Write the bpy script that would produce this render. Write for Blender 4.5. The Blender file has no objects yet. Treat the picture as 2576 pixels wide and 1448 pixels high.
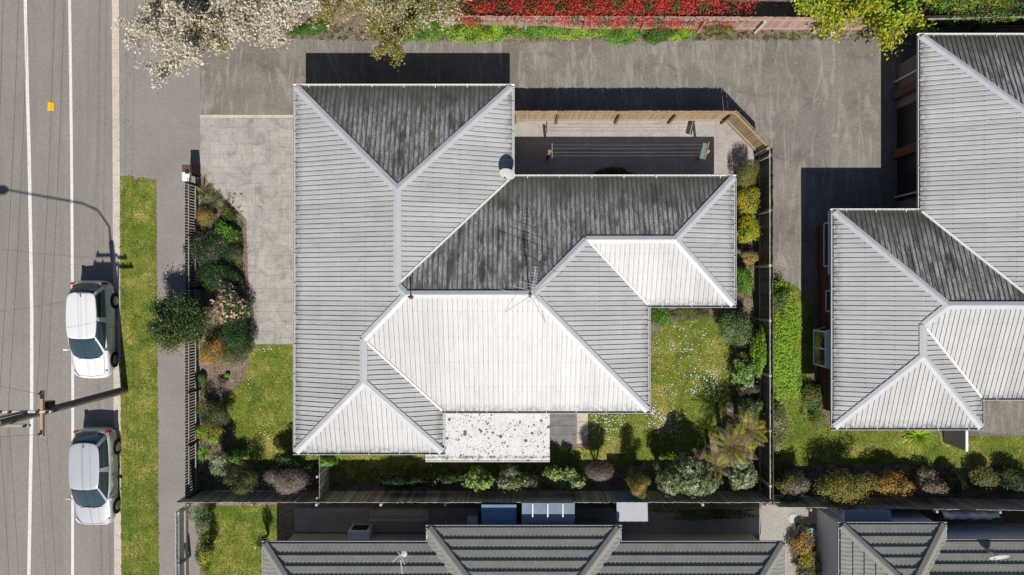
import bpy, math, random
import numpy as np
from mathutils import Vector
R = math.radians
scene = bpy.context.scene
C = scene.collection
rng = np.random.default_rng(7)
random.seed(7)

# ------------------------------------------------------------------ camera, sky, sun, exposure
H_CAM = 31.2                       # drone height above the ground
FPX = 1717.0                       # focal length in units of the 2576-wide picture
cam_d = bpy.data.cameras.new('camera')
cam_d.sensor_width = 36.0; cam_d.lens = 24.0; cam_d.clip_start = 0.5; cam_d.clip_end = 900
cam = bpy.data.objects.new('camera', cam_d); C.objects.link(cam)
cam.location = (0, 0, H_CAM); cam.rotation_euler = (0, 0, 0)
scene.camera = cam

SUN_EL = R(49.0); SUN_AZ_X = 0.10  # the sun stands towards -Y, a touch towards +X
sdir = Vector((SUN_AZ_X * math.cos(SUN_EL), -math.cos(SUN_EL) * math.sqrt(1 - SUN_AZ_X ** 2), math.sin(SUN_EL)))
w = bpy.data.worlds.new('World'); scene.world = w; w.use_nodes = True
nt = w.node_tree; nt.nodes.clear()
wo = nt.nodes.new('ShaderNodeOutputWorld'); bg = nt.nodes.new('ShaderNodeBackground')
sky = nt.nodes.new('ShaderNodeTexSky'); sky.sky_type = 'NISHITA'; sky.sun_disc = False
sky.sun_elevation = SUN_EL; sky.sun_rotation = math.atan2(sdir.x, sdir.y)
sky.air_density = 0.8; sky.dust_density = 0.4; sky.ozone_density = 1.0
bg.inputs['Strength'].default_value = 0.065
nt.links.new(sky.outputs[0], bg.inputs[0]); nt.links.new(bg.outputs[0], wo.inputs[0])
sun_d = bpy.data.lights.new('sun', 'SUN'); sun_d.energy = 4.6; sun_d.angle = R(0.5); sun_d.color = (1.0, 0.955, 0.89)
sun = bpy.data.objects.new('sun', sun_d); C.objects.link(sun)
sun.rotation_euler = sdir.to_track_quat('Z', 'Y').to_euler(); sun.location = (4, -30, 40)
vs = scene.view_settings
vs.view_transform = 'Standard'; vs.look = 'None'; vs.gamma = 1.0; vs.use_curve_mapping = False
vs.exposure = 0.24
scene.cycles.max_bounces = 5; scene.cycles.diffuse_bounces = 3; scene.cycles.glossy_bounces = 2; scene.cycles.transmission_bounces = 3

# ------------------------------------------------------------------ helpers
def G(x, y, h=0.0):
    """where a point seen at (x, y) of the 2576-wide survey picture stands when it is h metres up"""
    k = (H_CAM - h) / FPX
    return ((x - 1288) * k, (724 - y) * k)
def GP(pts, h=0.0): return [G(x, y, h) for x, y in pts]

def wloc(o):
    v = Vector((0, 0, 0))
    while o is not None:
        v += o.location; o = o.parent
    return v
def tag(o, label=None, cat=None, group=None, kind=None):
    if label: o['label'] = label
    if cat: o['category'] = cat
    if group: o['group'] = group
    if kind: o['kind'] = kind
    return o
def thing(name, loc, label, cat, group=None):
    o = bpy.data.objects.new(name, None); C.objects.link(o)
    o.location = loc; o.empty_display_size = 0.2
    return tag(o, label, cat, group)
def link(name, me, mat, parent=None, loc=None):
    o = bpy.data.objects.new(name, me); C.objects.link(o)
    if mat and not me.materials: me.materials.append(mat)
    if parent: o.parent = parent
    if loc is not None: o.location = loc
    return o
def copy_tree(o, parent=None):
    c = o.copy(); C.objects.link(c); c.parent = parent
    for ch in list(o.children): copy_tree(ch, c)
    return c

class MB:
    """collects faces in world metres; build() links them as one mesh object"""
    def __init__(s): s.v = []; s.f = []; s.uv = None
    def add(s, vs_, fs):
        n = len(s.v); s.v += [tuple(p) for p in vs_]; s.f += [tuple(i + n for i in f) for f in fs]
        return s
    def box(s, c, size, rz=0.0, taper=1.0):
        x, y, z = [d / 2 for d in size]; ca, sa = math.cos(rz), math.sin(rz); P = []
        for k, t in ((-1, 1.0), (1, taper)):
            for i, j in ((-1, -1), (1, -1), (1, 1), (-1, 1)):
                a, b = i * x * t, j * y * t
                P.append((c[0] + a * ca - b * sa, c[1] + a * sa + b * ca, c[2] + k * z))
        return s.add(P, [(3, 2, 1, 0), (4, 5, 6, 7), (0, 1, 5, 4), (1, 2, 6, 5), (2, 3, 7, 6), (3, 0, 4, 7)])
    def prism(s, poly, z0, z1):
        if area(poly) < 0: poly = poly[::-1]
        n = len(poly); P = [(x, y, z0) for x, y in poly] + [(x, y, z1) for x, y in poly]
        return s.add(P, [tuple(range(n - 1, -1, -1)), tuple(range(n, 2 * n))] + [(i, (i + 1) % n, n + (i + 1) % n, n + i) for i in range(n)])
    def sheet(s, poly, z):
        if area(poly) < 0: poly = poly[::-1]
        return s.add([(x, y, z) for x, y in poly], [tuple(range(len(poly)))])
    def tube(s, pts, rad, n=8, cap=True):
        pts = [Vector(p) for p in pts]
        if not hasattr(rad, '__len__'): rad = [rad] * len(pts)
        rings = []; prev = None
        for i, p in enumerate(pts):
            d = (pts[min(i + 1, len(pts) - 1)] - pts[max(i - 1, 0)]).normalized()
            if prev is None:
                a = d.cross(Vector((0, 0, 1)))
                if a.length < 1e-3: a = d.cross(Vector((1, 0, 0)))
            else: a = prev - d * prev.dot(d)
            a.normalize(); b = d.cross(a); prev = a
            rings.append([p + (a * math.cos(t) + b * math.sin(t)) * rad[i] for t in [2 * math.pi * k / n for k in range(n)]])
        P = [q for r in rings for q in r]; F = []
        for i in range(len(rings) - 1):
            for k in range(n):
                F.append((i * n + k, i * n + (k + 1) % n, (i + 1) * n + (k + 1) % n, (i + 1) * n + k))
        if cap:
            F.append(tuple(range(n - 1, -1, -1))); F.append(tuple((len(rings) - 1) * n + k for k in range(n)))
        return s.add(P, F)
    def lathe(s, c, prof, n=20, sx=1.0, sy=1.0):
        P = []; F = []
        for r, z in prof:
            for k in range(n):
                t = 2 * math.pi * k / n; P.append((c[0] + r * sx * math.cos(t), c[1] + r * sy * math.sin(t), c[2] + z))
        for i in range(len(prof) - 1):
            for k in range(n): F.append((i * n + k, i * n + (k + 1) % n, (i + 1) * n + (k + 1) % n, (i + 1) * n + k))
        F.append(tuple(range(n - 1, -1, -1))); F.append(tuple((len(prof) - 1) * n + k for k in range(n)))
        return s.add(P, F)
    def mesh(s, name, off=(0, 0, 0), smooth=False):
        me = bpy.data.meshes.new(name)
        me.from_pydata([(x - off[0], y - off[1], z - off[2]) for x, y, z in s.v], [], s.f)
        if s.uv is not None:
            uvl = me.uv_layers.new(name='UVMap'); li = np.empty(len(me.loops), dtype=np.int32)
            me.loops.foreach_get('vertex_index', li)
            uvl.data.foreach_set('uv', np.asarray(s.uv, dtype=np.float32)[li].ravel())
        if smooth: me.polygons.foreach_set('use_smooth', [True] * len(me.polygons))
        me.update()
        return me
    def build(s, name, mat, parent=None, origin=None, smooth=False, bevel=0):
        off = wloc(parent) if parent else (origin or (0, 0, 0))
        o = link(name, s.mesh(name, off, smooth), mat, parent, None if parent else off)
        if bevel:
            m = o.modifiers.new('bevel', 'BEVEL'); m.width = bevel; m.segments = 2; m.limit_method = 'ANGLE'
        return o

def area(p):
    return 0.5 * sum(p[i][0] * p[(i + 1) % len(p)][1] - p[(i + 1) % len(p)][0] * p[i][1] for i in range(len(p)))
def clip(poly, a, b, c):
    """keep the part of a convex polygon where a*x + b*y <= c"""
    out = []
    for i in range(len(poly)):
        p, q = poly[i], poly[(i + 1) % len(poly)]
        dp, dq = a * p[0] + b * p[1] - c, a * q[0] + b * q[1] - c
        if dp <= 0: out.append(p)
        if dp * dq < 0:
            t = dp / (dp - dq); out.append((p[0] + t * (q[0] - p[0]), p[1] + t * (q[1] - p[1])))
    return out
def rough(poly, step=0.12, amp=0.03, seed=0):
    """an outline with small natural wobble"""
    r = np.random.default_rng(seed); out = []
    for i in range(len(poly)):
        p, q = np.array(poly[i]), np.array(poly[(i + 1) % len(poly)]); L = np.linalg.norm(q - p); n = max(1, int(L / step))
        for k in range(n): out.append(tuple(p + (q - p) * k / n + r.normal(0, amp, 2)))
    return out
def curve_poly(pts, n=6):
    """closed Catmull-Rom outline"""
    out = []; m = len(pts)
    for i in range(m):
        p = [np.array(pts[(i + k - 1) % m], float) for k in range(4)]
        for t in np.linspace(0, 1, n, endpoint=False):
            out.append(tuple(0.5 * (2 * p[1] + (p[2] - p[0]) * t + (2 * p[0] - 5 * p[1] + 4 * p[2] - p[3]) * t * t + (3 * p[1] - p[0] - 3 * p[2] + p[3]) * t ** 3)))
    return out
def in_poly(P, poly):
    x, y = P[:, 0], P[:, 1]; res = np.zeros(len(P), bool); n = len(poly)
    for i in range(n):
        x0, y0 = poly[i]; x1, y1 = poly[(i + 1) % n]
        if y0 == y1: continue
        c = ((y0 > y) != (y1 > y)) & (x < (x1 - x0) * (y - y0) / (y1 - y0) + x0); res ^= c
    return res
def np_mesh(name, V, F, col=None):
    """fast mesh from arrays (F is n x k)"""
    me = bpy.data.meshes.new(name); n, k = F.shape
    me.vertices.add(len(V)); me.vertices.foreach_set('co', np.ascontiguousarray(V, np.float32).ravel())
    me.loops.add(n * k); me.loops.foreach_set('vertex_index', np.ascontiguousarray(F, np.int32).ravel())
    me.polygons.add(n); me.polygons.foreach_set('loop_start', np.arange(0, n * k, k, dtype=np.int32))
    me.update(calc_edges=True)
    if col is not None:
        a = me.attributes.new('col', 'FLOAT_COLOR', 'FACE')
        a.data.foreach_set('color', np.ascontiguousarray(np.concatenate([col, np.ones((n, 1))], 1), np.float32).ravel())
    return me

# ------------------------------------------------------------------ materials
class N:
    """little node-graph writer"""
    def __init__(s, name):
        s.m = bpy.data.materials.new(name); s.m.use_nodes = True; s.t = s.m.node_tree
        s.b = s.t.nodes['Principled BSDF']; s.out = s.t.nodes['Material Output']
    def n(s, typ, **kw):
        nd = s.t.nodes.new(typ)
        for k, v in kw.items(): setattr(nd, k, v)
        return nd
    def l(s, a, b): s.t.links.new(a, b)
    def coord(s, kind='Object'):
        return s.n('ShaderNodeTexCoord').outputs[kind]
    def map(s, vec, scale=(1, 1, 1), loc=(0, 0, 0)):
        m = s.n('ShaderNodeMapping'); m.inputs['Scale'].default_value = scale; m.inputs['Location'].default_value = loc
        s.l(vec, m.inputs['Vector']); return m.outputs[0]
    def pos(s): return s.n('ShaderNodeNewGeometry').outputs['Position']
    def noise(s, vec, scale, detail=4, rough=0.6, dist=0.0):
        nd = s.n('ShaderNodeTexNoise'); nd.inputs['Scale'].default_value = scale; nd.inputs['Detail'].default_value = detail
        nd.inputs['Roughness'].default_value = rough; nd.inputs['Distortion'].default_value = dist; s.l(vec, nd.inputs['Vector']); return nd.outputs[0]
    def ramp(s, fac, stops, interp='LINEAR'):
        r = s.n('ShaderNodeValToRGB'); r.color_ramp.interpolation = interp; e = r.color_ramp.elements
        while len(e) < len(stops): e.new(0.5)
        for i, (p, c) in enumerate(stops):
            e[i].position = p; e[i].color = (c, c, c, 1) if not hasattr(c, '__len__') else (*c, 1)
        s.l(fac, r.inputs[0]); return r.outputs[0]
    def mix(s, fac, a, b, blend='MIX'):
        m = s.n('ShaderNodeMix', data_type='RGBA', blend_type=blend)
        for i, v in ((0, fac), (6, a), (7, b)):
            if hasattr(v, 'links'): s.l(v, m.inputs[i])
            elif i == 0: m.inputs[i].default_value = v
            else: m.inputs[i].default_value = (*v, 1) if hasattr(v, '__len__') else (v, v, v, 1)
        return m.outputs[2]
    def math(s, op, a, b=0.0):
        m = s.n('ShaderNodeMath', operation=op)
        for i, v in enumerate((a, b)):
            if hasattr(v, 'links'): s.l(v, m.inputs[i])
            else: m.inputs[i].default_value = v
        return m.outputs[0]
    def bump(s, h, strength=0.3, dist=0.02):
        b = s.n('ShaderNodeBump'); b.inputs['Strength'].default_value = strength; b.inputs['Distance'].default_value = dist
        s.l(h, b.inputs['Height']); s.l(b.outputs[0], s.b.inputs['Normal'])
    def rnd(s): return s.n('ShaderNodeObjectInfo').outputs['Random']
    def done(s, col=None, rough=0.8, metal=0.0, spec=0.3):
        if col is not None:
            if hasattr(col, 'links'): s.l(col, s.b.inputs['Base Color'])
            else: s.b.inputs['Base Color'].default_value = (*col, 1)
        if hasattr(rough, 'links'): s.l(rough, s.b.inputs['Roughness'])
        else: s.b.inputs['Roughness'].default_value = rough
        s.b.inputs['Metallic'].default_value = metal; s.b.inputs['Specular IOR Level'].default_value = spec
        return s.m
M = {}
def sc(c, k): return tuple(x * k for x in c)
def plain(name, col, rough=0.6, metal=0.0, spec=0.3, var=0.12, scale=6.0):
    g = N(name); p = g.pos(); f = g.noise(p, scale, 5)
    M[name] = g.done(g.mix(f, sc(col, 1 - var), sc(col, 1 + var)), rough, metal, spec); return M[name]
def surface(name, stops, big=0.35, fine=55.0, bumpd=0.006, bumps=0.5, stain=None, fine_amt=0.35, rough=0.9):
    """asphalt, concrete, soil: broad blotches, fine aggregate, optional stains"""
    g = N(name); p = g.pos()
    c = g.ramp(g.noise(p, big, 6, 0.65, 0.6), stops)
    f = g.noise(p, fine, 3, 0.75); f2 = g.noise(g.map(p, (1, 1, 1), (5, 8, 0)), 11.0, 6, 0.85)
    c = g.mix(1.0, c, g.ramp(f, [(0.25, 1 - fine_amt), (0.75, 1 + fine_amt)]), 'MULTIPLY')
    c = g.mix(1.0, c, g.ramp(f2, [(0.42, 1 - 0.7 * fine_amt), (0.58, 1 + 0.7 * fine_amt)]), 'MULTIPLY')
    if stain:
        for col, sc_, lo, hi, strength, stretch in stain:
            s_ = g.ramp(g.noise(g.map(p, stretch), sc_, 5, 0.7, 1.2), [(lo, 0.0), (hi, strength)]); c = g.mix(s_, c, col)
    g.bump(f, bumps, bumpd)
    M[name] = g.done(c, rough, 0, 0.2); return M[name]

surface('ground_far', [(0.3, (0.05, 0.07, 0.025)), (0.7, (0.09, 0.10, 0.04))])
surface('road_asphalt', [(0.3, (0.221, 0.201, 0.179)), (0.7, (0.254, 0.233, 0.208))], 0.25, 70, 0.006, 0.5,
        [((0.169, 0.153, 0.136), 0.5, 0.48, 0.66, 0.5, (1.4, 0.08, 1)), ((0.306, 0.282, 0.249), 0.9, 0.6, 0.85, 0.3, (1.0, 0.15, 1))], 0.15)
surface('path_asphalt', [(0.3, (0.210, 0.193, 0.177)), (0.7, (0.259, 0.238, 0.215))], 0.4, 80, 0.006, 0.5,
        [((0.306, 0.275, 0.245), 1.1, 0.62, 0.8, 0.4, (1, 1, 1))], 0.16)
surface('drive_concrete', [(0.25, (0.128, 0.114, 0.100)), (0.5, (0.183, 0.164, 0.144)), (0.8, (0.239, 0.216, 0.189))], 0.55, 60, 0.006, 0.5,
        [((0.322, 0.295, 0.255), 0.8, 0.54, 0.70, 0.7, (1.6, 0.35, 1)), ((0.095, 0.087, 0.078), 1.1, 0.54, 0.72, 0.6, (0.5, 1.0, 1)), ((0.333, 0.306, 0.266), 2.6, 0.62, 0.72, 0.7, (1, 1, 1)), ((0.33, 0.30, 0.265), 1.5, 0.56, 0.60, 0.4, (2.2, 0.22, 1))], 0.25)
surface('kerb_concrete', [(0.3, (0.421, 0.371, 0.312)), (0.7, (0.545, 0.484, 0.414))], 0.9, 60, 0.004, 0.4, None, 0.2)
surface('aggregate', [(0.3, (0.304, 0.277, 0.258)), (0.7, (0.391, 0.364, 0.342))], 0.9, 45, 0.008, 0.7,
        [((0.215, 0.191, 0.173), 2.2, 0.5, 0.7, 0.5, (0.4, 1.2, 1))], 0.18)
surface('slate', [(0.3, (0.133, 0.129, 0.126)), (0.7, (0.224, 0.217, 0.210))], 2.0, 50, 0.004, 0.4, [((0.280, 0.266, 0.252), 4, 0.6, 0.8, 0.5, (1, 1, 1))], 0.2)
surface('paver', [(0.3, (0.405, 0.351, 0.290)), (0.7, (0.513, 0.452, 0.378))], 1.4, 60, 0.004, 0.4, None, 0.2)
surface('yard_concrete', [(0.3, (0.273, 0.254, 0.227)), (0.7, (0.377, 0.345, 0.312))], 0.7, 60, 0.005, 0.4, [((0.455, 0.429, 0.390), 1.2, 0.6, 0.8, 0.5, (1, 1, 1))], 0.2)
surface('soil', [(0.3, (0.136, 0.099, 0.072)), (0.7, (0.272, 0.208, 0.157))], 1.6, 28, 0.03, 0.9, [((0.384, 0.304, 0.240), 5, 0.6, 0.8, 0.5, (1, 1, 1))], 0.55)
surface('lawn', [(0.38, (0.100, 0.160, 0.022)), (0.52, (0.190, 0.225, 0.036)), (0.66, (0.38, 0.32, 0.10))], 0.8, 35, 0.03, 0.8, None, 0.45)

# stamped concrete: every stone its own tone
g = N('stamped'); p = g.pos()
c = g.ramp(g.noise(p, 1.3, 6, 0.7, 0.8), [(0.30, (0.21, 0.192, 0.172)), (0.48, (0.33, 0.304, 0.276)), (0.70, (0.42, 0.389, 0.357))])
c = g.mix(1.0, c, g.ramp(g.rnd(), [(0, 0.97), (1, 1.03)]), 'MULTIPLY')
f = g.noise(p, 16, 6, 0.85); c = g.mix(1.0, c, g.ramp(f, [(0.4, 0.82), (0.6, 1.18)]), 'MULTIPLY')
s_ = g.ramp(g.noise(g.map(p, (1, 1, 1), (7, 3, 0)), 7, 6, 0.8, 1.5), [(0.6, 0.0), (0.7, 0.5)]); c = g.mix(s_, c, (0.17, 0.135, 0.105))
g.bump(f, 0.4, 0.008); M['stamped'] = g.done(c, 0.75, 0, 0.3)
plain('stamped_joint', (0.25, 0.215, 0.18), 0.9, var=0.5, scale=1.5)

# grass blades / leaves: colour from the leaf itself
def leaf_mat(name, trans=0.35, rough=0.5, spec=0.35, dry=False):
    g = N(name); a = g.n('ShaderNodeAttribute'); a.attribute_name = 'col'; col = a.outputs['Color']
    if dry:
        p = g.pos(); d = g.ramp(g.noise(p, 0.55, 4, 0.6, 0.5), [(0.46, 0.0), (0.57, 0.7)]); col = g.mix(d, col, (0.40, 0.33, 0.09))
        d2 = g.ramp(g.noise(g.map(p, (1, 1, 1), (31, 12, 0)), 1.0, 5, 0.75), [(0.57, 0.0), (0.66, 0.8)]); col = g.mix(d2, col, (0.40, 0.31, 0.15))
        d3 = g.ramp(g.noise(g.map(p, (1, 1, 1), (3, 52, 0)), 1.1, 3, 0.6), [(0.48, 0.0), (0.60, 0.8)]); col = g.mix(d3, col, (0.06, 0.115, 0.012))
        d4 = g.noise(g.map(p, (1, 1, 1), (8, 21, 0)), 9.0, 6, 0.85); col = g.mix(1.0, col, g.ramp(d4, [(0.40, 0.45), (0.60, 1.5)]), 'MULTIPLY'); d5 = g.noise(g.map(p, (1, 1, 1), (2, 5, 0)), 2.2, 4, 0.7); col = g.mix(1.0, col, g.ramp(d5, [(0.38, 0.72), (0.62, 1.25)]), 'MULTIPLY')
    g.done(col, rough, 0, spec)
    t = g.n('ShaderNodeBsdfTranslucent'); g.l(col, t.inputs[0]); mx = g.n('ShaderNodeMixShader'); mx.inputs[0].default_value = trans
    g.l(g.b.outputs[0], mx.inputs[1]); g.l(t.outputs[0], mx.inputs[2]); g.l(mx.outputs[0], g.out.inputs[0]); M[name] = g.m
leaf_mat('leaf'); leaf_mat('grass_blade', 0.3, 0.6, 0.2, dry=True); leaf_mat('petal', 0.2, 0.7, 0.1); leaf_mat('glossy_leaf', 0.2, 0.42, 0.5)
plain('bark', (0.13, 0.10, 0.075), 0.9, var=0.35, scale=20); plain('pale_bark', (0.34, 0.30, 0.25), 0.9, var=0.3, scale=12)

# long-run steel roof: u across the ribs, v down the slope (metres in the UV map)
def roof_mat(name, pale):
    g = N(name); uv = g.n('ShaderNodeUVMap'); uv.uv_map = 'UVMap'; uvv = uv.outputs[0]; p = g.pos()
    sep = g.n('ShaderNodeSeparateXYZ'); g.l(uvv, sep.inputs[0]); u, v = sep.outputs[0], sep.outputs[1]
    ph = g.math('FRACT', g.math('DIVIDE', u, 0.2))
    if pale:
        c = g.ramp(g.noise(p, 0.8, 5, 0.7), [(0.3, (0.41, 0.407, 0.40)), (0.7, (0.475, 0.471, 0.462))])
        st = g.ramp(g.noise(g.map(uvv, (9, 0.45, 1)), 1.0, 5, 0.7), [(0.48, 0.0), (0.74, 0.55)]); c = g.mix(st, c, (0.30, 0.295, 0.28))
        gr = g.ramp(g.noise(g.map(uvv, (5, 1.6, 1), (4, 9, 0)), 1.0, 6, 0.8), [(0.57, 0.0), (0.74, 0.7)]); c = g.mix(gr, c, (0.17, 0.17, 0.15))
        seam = g.ramp(ph, [(0.0, 0.8), (0.035, 0.8), (0.045, 0.0), (0.19, 0.0), (0.20, 0.85), (0.26, 0.85), (0.275, 0.0)])
        brk = g.ramp(g.noise(g.map(uvv, (6, 1.1, 1)), 1.0, 4, 0.7), [(0.3, 0.25), (0.6, 1.0)])
        c = g.mix(g.math('MULTIPLY', seam, brk), c, (0.062, 0.050, 0.045))
        e = g.ramp(v, [(0.0, 0.8), (0.12, 0.5), (0.35, 0.0)])     # grime gathers by the gutter
        c = g.mix(g.math('MULTIPLY', e, g.ramp(g.noise(p, 6, 4), [(0.35, 0.0), (0.6, 1.0)])), c, (0.10, 0.10, 0.09))
        fx = g.math('LESS_THAN', g.math('FRACT', g.math('DIVIDE', v, 1.05)), 0.03); onrib = g.math('LESS_THAN', ph, 0.22)
        c = g.mix(g.math('MULTIPLY', g.math('MULTIPLY', fx, onrib), 0.7), c, (0.09, 0.08, 0.075))
        sh = g.ramp(g.rnd(), [(0, 0.93), (1, 1.05)]); c = g.mix(1.0, c, sh, 'MULTIPLY')
        M[name] = g.done(c, 0.45, 0.0, 0.35)
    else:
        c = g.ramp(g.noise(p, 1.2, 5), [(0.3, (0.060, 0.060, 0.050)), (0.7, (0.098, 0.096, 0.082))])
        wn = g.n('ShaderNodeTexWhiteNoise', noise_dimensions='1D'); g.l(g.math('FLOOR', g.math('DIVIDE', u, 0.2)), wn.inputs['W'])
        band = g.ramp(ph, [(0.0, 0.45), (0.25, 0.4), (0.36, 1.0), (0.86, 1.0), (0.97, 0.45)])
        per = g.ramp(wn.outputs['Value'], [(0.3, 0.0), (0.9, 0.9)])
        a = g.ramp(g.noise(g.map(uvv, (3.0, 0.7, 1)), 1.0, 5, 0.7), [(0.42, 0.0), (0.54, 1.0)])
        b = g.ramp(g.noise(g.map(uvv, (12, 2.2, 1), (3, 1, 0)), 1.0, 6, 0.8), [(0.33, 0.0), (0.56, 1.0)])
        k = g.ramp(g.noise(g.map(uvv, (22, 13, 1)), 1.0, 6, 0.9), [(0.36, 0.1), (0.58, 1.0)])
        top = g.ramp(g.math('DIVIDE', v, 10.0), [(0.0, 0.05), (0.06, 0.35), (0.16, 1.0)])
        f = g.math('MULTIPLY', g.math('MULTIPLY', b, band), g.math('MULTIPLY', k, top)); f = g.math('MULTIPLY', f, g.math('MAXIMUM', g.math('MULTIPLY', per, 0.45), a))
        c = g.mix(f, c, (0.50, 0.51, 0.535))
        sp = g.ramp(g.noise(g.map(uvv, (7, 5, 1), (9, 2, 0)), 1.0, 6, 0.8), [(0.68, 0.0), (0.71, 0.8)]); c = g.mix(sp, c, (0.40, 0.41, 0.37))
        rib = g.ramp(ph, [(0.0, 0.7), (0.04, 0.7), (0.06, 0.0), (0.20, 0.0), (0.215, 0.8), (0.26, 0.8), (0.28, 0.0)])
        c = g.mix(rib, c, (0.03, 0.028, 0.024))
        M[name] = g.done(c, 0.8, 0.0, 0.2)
roof_mat('roof_pale', True); roof_mat('roof_mossy', False)
g = N('cap_metal'); p = g.pos(); M['cap_metal'] = g.done(g.ramp(g.noise(p, 2.5, 5, 0.7), [(0.3, (0.41, 0.415, 0.43)), (0.7, (0.47, 0.475, 0.49))]), 0.45, 0, 0.35)
plain('gutter_paint', (0.42, 0.42, 0.42), 0.5); plain('gutter_cream', (0.68, 0.66, 0.62), 0.5)
plain('wall_cream', (0.45, 0.40, 0.33), 0.9); plain('wall_white', (0.62, 0.63, 0.66), 0.7, var=0.05); plain('soffit', (0.55, 0.53, 0.5), 0.8)
g = N('brick_wall'); br = g.n('ShaderNodeTexBrick'); br.inputs['Scale'].default_value = 4.2; br.inputs['Color1'].default_value = (0.15, 0.055, 0.035, 1)
br.inputs['Color2'].default_value = (0.10, 0.04, 0.028, 1); br.inputs['Mortar'].default_value = (0.22, 0.17, 0.14, 1); br.inputs['Mortar Size'].default_value = 0.012
mp = g.n('ShaderNodeMapping'); mp.inputs['Rotation'].default_value = (R(90), 0, R(90)); g.l(g.pos(), mp.inputs[0]); g.l(mp.outputs[0], br.inputs[0]); M['brick_wall'] = g.done(br.outputs[0], 0.9)
plain('glass', (0.015, 0.025, 0.03), 0.06, 0, 0.8, 0.05); plain('frame_white', (0.7, 0.7, 0.72), 0.5, var=0.04)
# fibre-cement awning with lichen
g = N('lichen_sheet'); p = g.pos()
c = g.ramp(g.noise(p, 3, 4), [(0.3, (0.56, 0.55, 0.53)), (0.7, (0.66, 0.65, 0.63))])
acc = None
for k, (sc_, lo, hi, mod) in enumerate(((2.4, .03, .065, .24), (5.0, .025, .07, .28), (11.0, .01, .08, .34))):
    vo = g.n('ShaderNodeTexVoronoi'); vo.inputs['Scale'].default_value = sc_; g.l(g.mix(0.05, g.map(p, (1, 1, 1), (k * 3.7, k * 1.9, 0)), g.noise(p, 14, 4)), vo.inputs['Vector'])
    sp_ = g.ramp(g.math('SUBTRACT', vo.outputs['Distance'], g.math('MULTIPLY', g.noise(g.map(p, (1, 1, 1), (k * 5.1, 2.0, 0)), 1.3, 3), mod)), [(lo, 0.92), (hi, 0.0)])
    acc = sp_ if acc is None else g.math('MAXIMUM', acc, sp_)
sp2 = g.ramp(g.noise(p, 24, 4, 0.75), [(0.60, 0.0), (0.66, 0.8)]); cl = g.ramp(g.noise(p, 1.5, 3), [(0.42, 0.0), (0.6, 1.0)])
sy = g.n('ShaderNodeSeparateXYZ'); g.l(p, sy.inputs[0]); eb = g.ramp(g.math('ADD', sy.outputs[1], 8.0), [(0.72, 0.0), (0.78, 1.0), (0.83, 1.0), (0.90, 0.0)]); eb = g.math('MULTIPLY', eb, g.ramp(g.noise(p, 5, 5, 0.8), [(0.42, 0.0), (0.56, 0.9)]))
c = g.mix(g.math('MAXIMUM', eb, g.math('MAXIMUM', acc, g.math('MULTIPLY', sp2, cl))), c, (0.085, 0.072, 0.06)); M['lichen_sheet'] = g.done(c, 0.9)
# tiles of the southern neighbours
g = N('roof_tile'); p = g.pos(); c = g.ramp(g.noise(p, 1.5, 5, 0.7), [(0.3, (0.20, 0.20, 0.178)), (0.7, (0.255, 0.252, 0.228))])
c = g.mix(1.0, c, g.ramp(g.noise(p, 22, 3), [(0.3, 0.8), (0.7, 1.2)]), 'MULTIPLY')
c = g.mix(g.ramp(g.noise(p, 3.5, 5, 0.8), [(0.68, 0.0), (0.74, 0.6)]), c, (0.35, 0.34, 0.28)); M['roof_tile'] = g.done(c, 0.85)
plain('tile_cap', (0.28, 0.272, 0.235), 0.85)
# timber: the grain and the tone differ board by board
def timber(name, a, b, rough=0.85):
    g = N(name); p = g.pos(); c = g.ramp(g.rnd(), [(0, a), (1, b)])
    c = g.mix(1.0, c, g.ramp(g.noise(g.map(p, (25, 25, 2)), 1.0, 5, 0.7), [(0.3, 0.7), (0.7, 1.25)]), 'MULTIPLY'); M[name] = g.done(c, rough, 0, 0.15)
timber('grey_timber', (0.24, 0.24, 0.20), (0.50, 0.47, 0.38)); timber('fresh_timber', (0.27, 0.19, 0.115), (0.39, 0.29, 0.185)); timber('post_timber', (0.14, 0.095, 0.055), (0.2, 0.14, 0.085))
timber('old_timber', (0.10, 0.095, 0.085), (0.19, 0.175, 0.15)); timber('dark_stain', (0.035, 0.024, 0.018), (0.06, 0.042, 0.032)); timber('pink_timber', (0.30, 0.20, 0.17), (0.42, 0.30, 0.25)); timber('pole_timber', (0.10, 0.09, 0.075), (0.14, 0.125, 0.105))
g = N('line_paint'); p = g.pos(); M['line_paint'] = g.done(g.mix(g.ramp(g.noise(p, 9, 6, 0.8), [(0.52, 0.0), (0.60, 0.55)]), (0.66, 0.645, 0.615), (0.30, 0.28, 0.26)), 0.75); plain('yellow_paint', (0.75, 0.43, 0.02), 0.7)
plain('black_metal', (0.02, 0.02, 0.022), 0.5); plain('dark_rubber', (0.012, 0.012, 0.013), 0.8); plain('zinc', (0.4, 0.41, 0.42), 0.45, 0.6)
plain('dish_white', (0.42, 0.42, 0.41), 0.5, var=0.04); plain('teal_paint', (0.12, 0.22, 0.19), 0.5); plain('insulator', (0.10, 0.05, 0.03), 0.3)
plain('box_brown', (0.10, 0.055, 0.045), 0.6); plain('tarp_blue', (0.13, 0.23, 0.36), 0.6, var=0.3, scale=3); plain('poly_grey', (0.20, 0.24, 0.30), 0.25, 0, 0.6, 0.3, 2.5)
plain('pot_blue', (0.15, 0.28, 0.30), 0.4); plain('cloth_white', (0.7, 0.68, 0.74), 0.8, var=0.06); plain('terracotta', (0.33, 0.13, 0.07), 0.8)
g = N('car_white'); g.b.inputs['Coat Weight'].default_value = 0.8; g.b.inputs['Coat Roughness'].default_value = 0.08; M['car_white'] = g.done((0.66, 0.66, 0.66), 0.4, 0, 0.4)
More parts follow.
